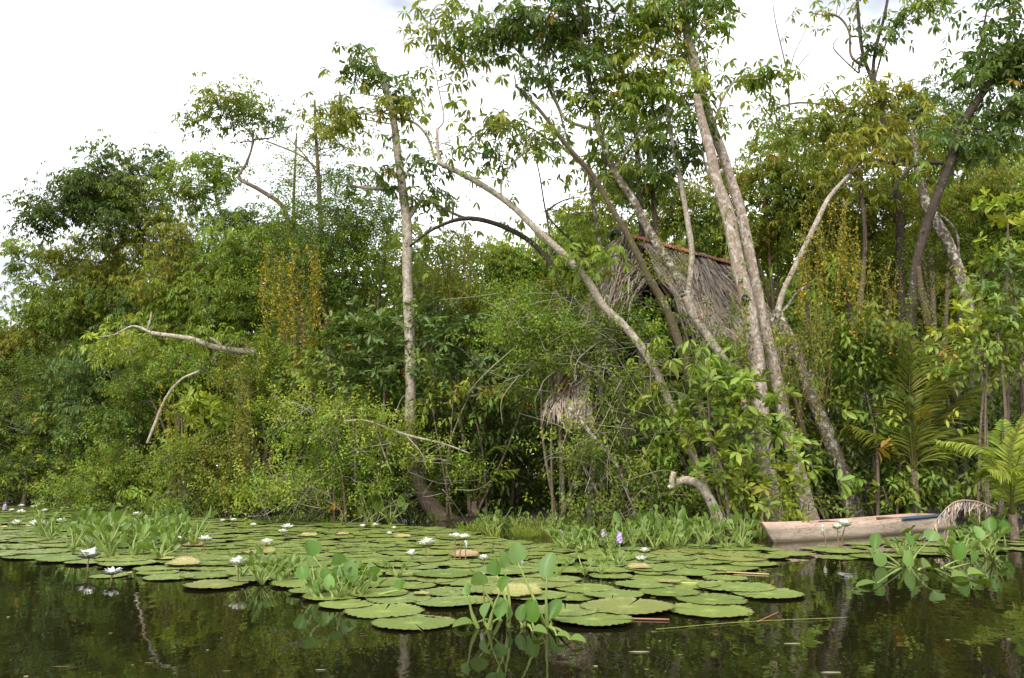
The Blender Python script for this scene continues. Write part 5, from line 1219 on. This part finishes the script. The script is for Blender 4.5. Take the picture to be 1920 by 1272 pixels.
def lily(px, py, w_, pyb, label, tiltx=0.0, tilty=0.0, openness=1.0, lean=0, bud=False):
    b_ = wat(px + lean, pyb)
    h_ = at(px, py, b_[1])
    R0 = w_ * 0.8 * b_[1] / F
    t = thing('water_lily_flower' if not bud else 'water_lily_bud', label, 'flower', (b_[0], b_[1], 0))
    mb = MB(); top_ = h_ - np.array([0, 0, R0 * 0.25])
    mid = (b_ + top_) / 2 + np.array([(R() - .5) * 0.03, 0, 0])
    tube(mb, spline([b_ - UP * 0.1, mid, top_], 4), 0.006, 6, (0.2, 0.13, 0.06))
    mb.obj('stem', 'stalk', t, True)
    c_ = top_ - np.array(t.location)
    ope = 0.75 + 0.35 * R()
    rings = [(8, 0.32, 1.0, 0), (8, 0.62, 0.92, 0.4), (6, 1.0, 0.75, 0.2)] if not bud else [(6, 1.35, 1.6, 0)]
    R0 = max(R0, 0.055)
    for n_, el, ln, ph in rings:
        el = el * (2 - openness * ope) if not bud else el
        for i in range(n_):
            o = part('petal', PETAL, t, c_, (0, -el + 0.12 * rng.normal() + tilty * 0, i * 6.283 / n_ + ph + 0.1 * rng.normal()), R0 * ln * (0.92 + 0.16 * R()))
            o.rotation_euler.x = 0
    for i in range(4):
        part('sepal', SEPAL, t, c_ - np.array([0, 0, R0 * 0.04]), (0, -(0.2 if not bud else 1.3) + 0.1 * rng.normal(), i * 1.571 + 0.3), R0 * (0.95 if not bud else 1.5))
    if not bud:
        part('stamens', STAMEN, t, c_, (0, 0, R()), R0)
    return t
for a_ in [
    (168, 1041, 30, 1070, 'white water lily at the water edge below the leftmost hyacinth bed'), (211, 1073, 26, 1090, 'low white water lily beside the upright yellow folded leaf'),
    (449, 1054, 28, 1092, 'white water lily on a dark stem in front of the hyacinth clump'), (270, 1026, 19, 1042, 'white water lily between the hyacinth bed and the curled yellow pad'),
    (337, 1014, 17, 1038, 'half-open white water lily on a leaning stalk next to the hyacinth bed', 0, 0, 0.7, 6), (384, 1011, 19, 1036, 'white water lily just right of the hyacinth bed', 0, 0, 1, -6),
    (500, 1017, 19, 1038, 'white water lily above the curled yellow pad', 0, 0, 1, -12), (539, 989, 18, 1004, 'upper of two touching white lilies mid carpet'), (530, 997, 15, 1008, 'lower of two touching white lilies mid carpet'),
    (800, 1017, 25, 1052, 'tall white water lily left of the twin flowers', 0, 0, 1, 2), (771, 1039, 18, 1053, 'half-open white lily below the tall one', 0, 0, 0.6, 4), (853, 1006, 19, 1054, 'left flower of the tall twin white lilies', 0, 0, 1, -2), (869, 1007, 18, 1050, 'right flower of the tall twin white lilies', 0, 0, 1, -6),
    (907, 1048, 17, 1060, 'white water lily just behind the tall foreground hyacinth', 0, 0, 0.7), (1209, 1033, 15, 1052, 'upper of the paired lilies beside the purple flowers', 0, 0, 0.8), (1203, 1049, 18, 1058, 'lower of the paired lilies beside the purple flowers', 0, 0, 0.9),
    (1584, 983, 22, 1029, 'taller of two lilies standing in front of the canoe', 0, 0, 1, -8), (1570, 988, 18, 1030, 'shorter of two lilies standing in front of the canoe', 0, 0, 0.9, 4),
    (69, 982, 21, 1002, 'left of two touching lilies over the hyacinth bed'), (82, 984, 18, 1004, 'right of two touching lilies over the hyacinth bed'), (115, 977, 14, 998, 'lily standing behind the leftmost hyacinth bed'), (30, 981, 15, 994, 'leaning lily left of the hyacinth bed', 0, 0, 1, 10), (155, 984, 15, 998, 'small lily peeping out of the hyacinth leaves'),
    (252, 983, 12, 994, 'left of two small lilies behind the hyacinth bed'), (263, 983, 12, 994, 'right of two small lilies behind the hyacinth bed'), (255, 964, 12, 974, 'lone small lily near the bank below the bright fine shrub'), (389, 969, 12, 978, 'lone small lily under the olive vine shrub'), (438, 976, 11, 986, 'small leaning lily by the trailing vine', 0, 0, 0.8, -8), (417, 977, 9, 986, 'tiny yellowish lily by the trailing vine', 0, 0, 0.6), (475, 985, 12, 992, 'small lily below the drooping leafy twig'),
    (680, 987, 10, 995, 'tiny lily near the shore hyacinths'), (703, 985, 11, 990, 'small lily beside the shore hyacinths'), (739, 991, 9, 998, 'tiny half-open lily left of the flared foot', 0, 0, 0.6), (730, 1001, 10, 1006, 'small low lily beside the brown curled pad'),
    (40, 949, 10, 955, None), (12, 944, 12, 949, None), (48, 943, 10, 949, None), (64, 951, 11, 956, None), (76, 947, 12, 952, None), (88, 944, 10, 949, None), (40, 961, 15, 968, None), (22, 957, 9, 961, None), (84, 958, 10, 963, None), (18, 939, 9, 944, None), (60, 940, 8, 945, None)]:
    t = lily(*a_[:4], a_[4] or 'tiny white lily in the far cluster at the end of the carpet', *a_[5:])
    if a_[4] is None:
        t['group'] = 'tiny lilies in the far cluster'
lily(1543, 998, 8, 1030, 'closed lily bud beside the two lilies before the canoe', bud=True, lean=4)
lily(905, 1098, 10, 1140, 'closed reddish lily bud among the tall foreground hyacinth leaves', bud=True)
lily(873, 1030, 7, 1052, 'thin lily bud right of the tall twin lilies', bud=True)

# ------------------------------------------------------------------ water hyacinths
GREEN = (0.13, 0.2, 0.03)
def blade(mb, base, d, nrm, ln, wd, col, cup=0.38):
    d = norm(np.asarray(d, float)); nrm = norm(nrm - d * np.dot(nrm, d)); s_ = np.cross(d, nrm)
    tt = np.array([0.0, 0.12, 0.32, 0.55, 0.78, 0.93, 1.0]); ww = np.array([0.06, 0.62, 0.98, 1.0, 0.78, 0.42, 0.05])
    vs_ = []
    for t_, w_ in zip(tt, ww):
        for k in (-1, -0.5, 0, 0.5, 1):
            vs_.append(base + d * ln * t_ + s_ * wd * 0.5 * w_ * k + nrm * (cup * wd * (abs(k) ** 1.6) * w_ * 0.6 - cup * ln * 0.5 * t_ ** 2))
    ii_ = np.arange(35).reshape(7, 5)
    q_ = np.stack([ii_[:-1, :-1], ii_[:-1, 1:], ii_[1:, 1:], ii_[1:, :-1]], -1).reshape(-1, 4)
    mb.add(vs_, np.vstack([q_[:, [0, 1, 2]], q_[:, [0, 2, 3]]]), col, 0)
def hy_leaf(mb, foot, tip, ln, wd, col, dirv=None, bow=0.1, stalk=(0.2, 0.26, 0.06), r=0.006, face=None):
    foot, tip = np.asarray(foot, float), np.asarray(tip, float)
    mid = (foot + tip) / 2 + np.array([(R() - .5) * bow, (R() - .5) * bow, bow * 0.3])
    pa = spline([foot, mid, tip], 5)
    rad = np.linspace(r * 1.9, r * 0.7, len(pa)); rad[2:5] *= 1.25
    tube(mb, pa, rad, 6, np.array(stalk) * (0.8 + 0.4 * R()), mi=1)
    dv = norm(pa[-1] - pa[-3]) if dirv is None else norm(np.asarray(dirv, float))
    fc = face if face is not None else np.array([rng.normal() * 0.7, -0.9 + 0.5 * rng.normal(), 0.5])
    blade(mb, pa[-1], dv, fc, ln, wd, np.array(col) * (0.8 + 0.4 * R()))
HY = []
for k in range(5):          # five plants of the same kind
    ls = []
    for i in range(9):
        mb = MB(); a_ = i * 2.4 + R(); out = 0.05 + 0.12 * R(); h_ = 0.05 + 0.15 * R()
        tip = np.array([math.cos(a_) * out, math.sin(a_) * out, h_])
        dv = np.array([math.cos(a_) * 0.75, math.sin(a_) * 0.75, 0.5 + 0.45 * rng.normal()])
        hy_leaf(mb, (0, 0, -0.01), tip, 0.065 + 0.035 * R(), 0.048 + 0.022 * R(), [GREEN, (0.16, 0.24, 0.04), (0.105, 0.165, 0.03), (0.15, 0.22, 0.06)][i % 4], dv, 0.03)
        ls.append(mb.mesh('leaf', ['waxy_leaf', 'stalk'], smooth=True))
    HY.append(ls)
def hyacinth(px, py, label, sc=1.0, group=None, k=None, tall=1.0):
    p_ = wat(px, py)
    t = thing('water_hyacinth', label, 'water plant', (p_[0], p_[1], 0.01), group)
    rot = R() * 6.28
    for me in HY[rng.integers(5) if k is None else k]:
        o = part('leaf', me, t, (0, 0, 0), (0, 0, rot + 0.3 * rng.normal()), (sc, sc, sc * tall * (0.8 + 0.5 * R())))
    return t
def bed(n, x0, x1, y0, y1, label, group, s0=0.8, s1=1.3, tall=1.0):
    for i in range(n):
        hyacinth(x0 + (x1 - x0) * R(), y0 + (y1 - y0) * R(), label, s0 + (s1 - s0) * R(), group, None, tall)
bed(34, 60, 370, 992, 1040, 'water hyacinth in the leafy bed below the twin lilies', 'hyacinths of the left bed', 0.75, 1.15, 1.2)
bed(8, 130, 330, 1030, 1048, 'long-stalked water hyacinth at the water edge of the left bed', 'hyacinths at the edge of the left bed', 0.8, 1.1, 1.2)
bed(10, 450, 560, 1078, 1100, 'low water hyacinth beside the white lily on a dark stem', 'hyacinths left of the clump', 0.5, 0.8)
bed(9, 565, 690, 1105, 1126, 'small water hyacinth round the foot of the clump', 'hyacinths round the clump', 0.5, 0.8)
bed(22, 880, 1075, 980, 1004, 'water hyacinth in the grassy floating mass by the hollow', 'hyacinths in the grassy mass', 0.6, 0.95)
bed(22, 1050, 1200, 1014, 1036, 'water hyacinth in the bed of purple flowers', 'hyacinths by the purple flowers', 0.6, 0.9)
bed(34, 1190, 1400, 998, 1034, 'taller water hyacinth between the purple flowers and the canoe', 'hyacinths before the broken log', 0.65, 1.0, 1.3)
bed(9, 1640, 1890, 1018, 1062, 'sprawling water hyacinth in front of the canoe stern', 'hyacinths before the canoe stern', 0.7, 1.1)
bed(5, 1780, 1915, 1000, 1014, 'water hyacinth at the foot of the bright palm', 'hyacinths under the bright palm', 0.7, 1.0, 1.3)
bed(4, 675, 760, 976, 984, 'shore hyacinth left of the flared foot', 'hyacinths left of the flared foot', 1.1, 1.7, 1.5)
for px, py, sc, lb in [(936, 1068, 0.6, 'small hyacinth under the lily behind the foreground plant'), (965, 1062, 0.55, 'tiny hyacinth behind the tall foreground leaves'), (1048, 1082, 0.6, 'small hyacinth with swollen stalks beside the tall foreground leaf'), (1097, 1081, 0.62, 'small hyacinth alone on the pads beyond the foreground plant'), (1128, 1079, 0.4, 'tiniest hyacinth sitting on the pads'), (1160, 1062, 0.75, 'hyacinth beside the paired lilies'), (745, 1085, 0.6, 'small hyacinth between the clump and the half-open lily'), (1140, 1055, 0.6, 'small hyacinth below the purple flowers')]:
    hyacinth(px, py, lb, sc)
def placed_hyacinth(label, foot_px, rows, r=0.006):
    f0 = wat(*foot_px)
    t = thing('water_hyacinth', label, 'water plant', (f0[0], f0[1], 0.0))
    for (bx, by, sx, sy, fx, fy, *c_) in rows:
        ft = wat(fx, fy); Yd = ft[1] + (R() - .5) * 0.06
        up_ = by < fy - 12
        ln, wd = sy * ft[1] / F * 1.1, sx * ft[1] / F * 1.05
        tip = at(bx, by + sy * 0.5, Yd) if up_ else wat(bx - sx * 0.4 * np.sign(bx - fx), by, 0.02)
        mb = MB()
        if up_:
            hy_leaf(mb, ft - UP * 0.02, tip, ln, wd, GREEN if not c_ else c_[0], np.array([(bx - fx) * 0.004 + 0.25 * rng.normal(), 0.35 * rng.normal(), 1.0]), 0.03, r=r, face=np.array([0.8 * rng.normal(), -0.8, 0.3 + 0.3 * rng.normal()]))
        else:
            hy_leaf(mb, ft + UP * 0.01, tip, sx * ft[1] / F, sy * ft[1] / F * 2.2, GREEN, np.array([np.sign(bx - fx), -0.2, 0.05]), 0.02, r=r * 0.8, face=np.array([0, -0.2, 1.0]))
        mb.obj('leaf', ['waxy_leaf', 'stalk'], t, True)
    return t
LG = (0.17, 0.28, 0.075); DG = (0.1, 0.2, 0.028)
placed_hyacinth('tall long-stalked water hyacinth standing in the dark water foremost of all', (965, 1172), [
    (971, 1039, 32, 34, 1024, 1172, LG), (945, 1052, 26, 30, 954, 1170, LG), (1025, 1064, 34, 44, 1026, 1176, LG), (932, 1066, 32, 26, 956, 1170, DG), (901, 1086, 30, 24, 942, 1164, LG), (938, 1094, 26, 30, 914, 1180, DG), (879, 1107, 20, 18, 899, 1178, DG),
    (934, 1141, 26, 38, 917, 1180, DG), (907, 1146, 26, 26, 922, 1178, LG), (998, 1150, 34, 36, 1003, 1178, DG), (1030, 1143, 26, 38, 1028, 1176, DG), (975, 1152, 20, 28, 979, 1176, LG), (985, 1136, 18, 20, 982, 1176, DG), (955, 1150, 14, 20, 956, 1176, DG), (1008, 1184, 26, 14, 990, 1176), (873, 1170, 36, 14, 913, 1166), (1079, 1200, 26, 12, 1040, 1182), (1053, 1192, 24, 10, 1030, 1180)])
placed_hyacinth('large water hyacinth with one raised round leaf at the front of the pads', (656, 1118), [
    (587, 1030, 34, 28, 650, 1116, DG), (636, 1050, 26, 20, 659, 1118, DG), (571, 1075, 24, 24, 598, 1123, DG), (662, 1075, 26, 38, 660, 1118, LG), (700, 1073, 26, 18, 664, 1116, DG), (675, 1082, 20, 28, 663, 1118, LG), (612, 1078, 20, 20, 640, 1118, DG), (750, 1098, 24, 18, 691, 1119, DG), (632, 1072, 20, 16, 652, 1118, DG), (600, 1100, 22, 24, 610, 1124, LG), (618, 1095, 20, 26, 622, 1124, LG)], 0.007)
placed_hyacinth('sprawling long-stalked hyacinth at the dark water before the canoe stern', (1700, 1066), [
    (1640, 1015, 20, 30, 1690, 1060, DG), (1632, 1037, 26, 12, 1688, 1062, LG), (1705, 1012, 20, 24, 1700, 1062, DG), (1742, 1004, 26, 22, 1704, 1062, LG), (1708, 1050, 20, 28, 1706, 1068, LG), (1652, 1050, 22, 26, 1690, 1064, LG), (1738, 1066, 18, 24, 1722, 1072, LG), (1798, 1035, 22, 30, 1760, 1066, DG), (1822, 1045, 26, 22, 1764, 1068, LG), (1826, 1078, 28, 16, 1770, 1066), (1630, 1094, 36, 8, 1690, 1068), (1795, 1082, 26, 14, 1750, 1068), (1835, 1000, 22, 22, 1800, 1040, LG), (1860, 985, 20, 26, 1812, 1040, DG), (1882, 990, 20, 24, 1884, 1028, DG)])
# tall single leaves behind the purple flowers
placed_hyacinth('tallest hyacinth stalks standing before the broken log', (1170, 1016), [(1165, 970, 16, 22, 1172, 1014, LG), (1160, 990, 14, 20, 1160, 1016, LG), (1340, 952, 14, 14, 1356, 1005, LG), (1230, 975, 18, 18, 1250, 1008, DG), (1285, 968, 18, 18, 1280, 1005, DG), (1320, 980, 18, 20, 1310, 1006, LG), (1210, 982, 14, 18, 1205, 1012, LG)], 0.008)
# purple flower spikes
mb = MB()
for i in range(6):
    a_ = i * 1.047
    leaves(mb, np.zeros((1, 3)), np.array([[math.cos(a_), math.sin(a_), 0.35]]), np.array([[0, 0, 1.0]]), 1.0, 0.62, np.array([(0.5, 0.36, 0.62)]) * (1.1 if i else 0.8), True, -0.05, 0.1)
FLORET = mb.mesh('floret', 'petal')
for px, py, w_, h_, pyb, lb in [(1053, 1003, 11, 17, 1022, 'purple hyacinth flower spike nearest the grassy mass'), (1133, 1004, 12, 19, 1030, 'middle purple hyacinth flower spike'), (1162, 1009, 13, 19, 1034, 'purple hyacinth flower spike nearest the canoe'), (8, 951, 8, 10, 958, 'faint purple flower spike at the far end of the carpet'), (979, 1052, 6, 9, 1064, 'tiny purple flower behind the tall foreground hyacinth')]:
    b_ = wat(px, pyb); c_ = at(px, py, b_[1])
    t = thing('hyacinth_flower_spike', lb, 'flower', (b_[0], b_[1], 0))
    rr, hh = w_ * 0.5 * b_[1] / F, h_ * b_[1] / F
    mb = MB(); tube(mb, spline([b_, (b_ + c_) / 2, c_ + UP * hh * 0.4], 4), 0.006, 6, (0.2, 0.26, 0.08)); mb.obj('stem', 'stalk', t, True)
    for i in range(20):
        a_ = i * 2.4; zz = c_[2] + (i / 19 - 0.5) * hh * 0.85; ro = rr * 0.5 * (1 - 0.6 * (i / 19) ** 2)
        part('floret', FLORET, t, (math.cos(a_) * ro, math.sin(a_) * ro + (c_[1] - b_[1]), zz), (0.0, 1.15, a_), rr * 0.62)

# ------------------------------------------------------------------ grasses and strap leaves at the bank
def tuft(name, label, px, py, n_, L, colour, w=0.012, spread=0.5, group=None, arch=0.5, base=0.08, z=0.0):
    p_ = wat(px, py, z)
    t = thing(name, label, 'grass' if 'grass' in name else 'plant', p_, group)
    mb = MB()
    a_ = R(n_) * 6.28
    P = p_ + np.stack([np.cos(a_), np.sin(a_), np.zeros(n_)], 1) * base * R((n_, 1))
    D = np.stack([np.cos(a_) * spread, np.sin(a_) * spread, np.ones(n_)], 1) + 0.25 * rng.normal(size=(n_, 3))
    Lf = L * (0.5 + 0.7 * R(n_))
    leaves(mb, P, D, np.stack([np.cos(a_), np.sin(a_), np.full(n_, 0.3)], 1), Lf, w * (0.7 + 0.6 * R(n_)), tints(n_, colour, 0.25, 0.05), True, arch, 0.2)
    mb.obj('blades', 'leaf', t)
    return t
for i in range(26):
    tuft('water_grass', 'tuft of water grass in the floating mass beside the flared foot', 868 + 215 * R(), 985 + 24 * R(), 34, 0.24, ['fresh', 'olive', 'mid', 'light'][i % 4], 0.009, 0.7, 'water grass tufts by the hollow', 0.6, 0.14)
for i in range(12):
    tuft('bank_grass', 'tuft of bank plants at the waterline under the tangle below the hut', 1080 + 330 * R(), 992 + 8 * R(), 26, 0.3, ['fresh', 'mid', 'olive'][i % 3], 0.014, 0.8, 'bank tufts below the hut', 0.6, 0.2)
for i in range(12):
    tuft('bank_grass', 'tuft of bank plants in the shade along the waterline near the slender tree', 500 + 360 * R(), 976 + 5 * R(), 24, 0.28, ['deep', 'mid', 'fresh'][i % 3], 0.02, 0.9, 'bank tufts by the slender tree', 0.6, 0.25)
tuft('strap_plant', 'strap-leaved plant with arching bright blades left of the canoe bow', 1478, 1000, 15, 0.62, 'light', 0.035, 0.55, None, 0.45)
tuft('strap_plant', 'dark strap-leaved plant standing in the water next to the canoe bow', 1430, 1012, 16, 0.4, 'mid', 0.03, 0.5, None, 0.45)
tuft('strap_plant', 'arching strap-leaved plant rising behind the canoe', 1610, 975, 14, 0.5, 'fresh', 0.03, 0.7, None, 0.5)
# drifting stems
for lb, pts, col, r_ in [('long thin green stem drifting before the pad tip', [(1230, 1180), (1400, 1166), (1588, 1158)], (0.25, 0.27, 0.06), 0.0015), ('straw-coloured reed piece floating beyond the pad tip', [(1362, 1073), (1442, 1077)], (0.45, 0.34, 0.15), 0.006), ('short yellow stalk floating among the pads', [(1277, 1093), (1308, 1094)], (0.4, 0.4, 0.12), 0.006),
                     ('reddish stalk sticking out of the open water', [(1420, 1166), (1460, 1148)], (0.3, 0.12, 0.05), 0.003), ('brown dead stalk along the pad rim', [(1175, 1160), (1255, 1162)], (0.3, 0.15, 0.08), 0.005)]:
    mb = MB(); tube(mb, spline([wat(x_, y_, 0.006) for x_, y_ in pts], 6), r_, 6, col)
    o = mb.obj('floating_stem', 'stalk', None, True, org=wat(*pts[0])); tag(o, lb, 'stem')
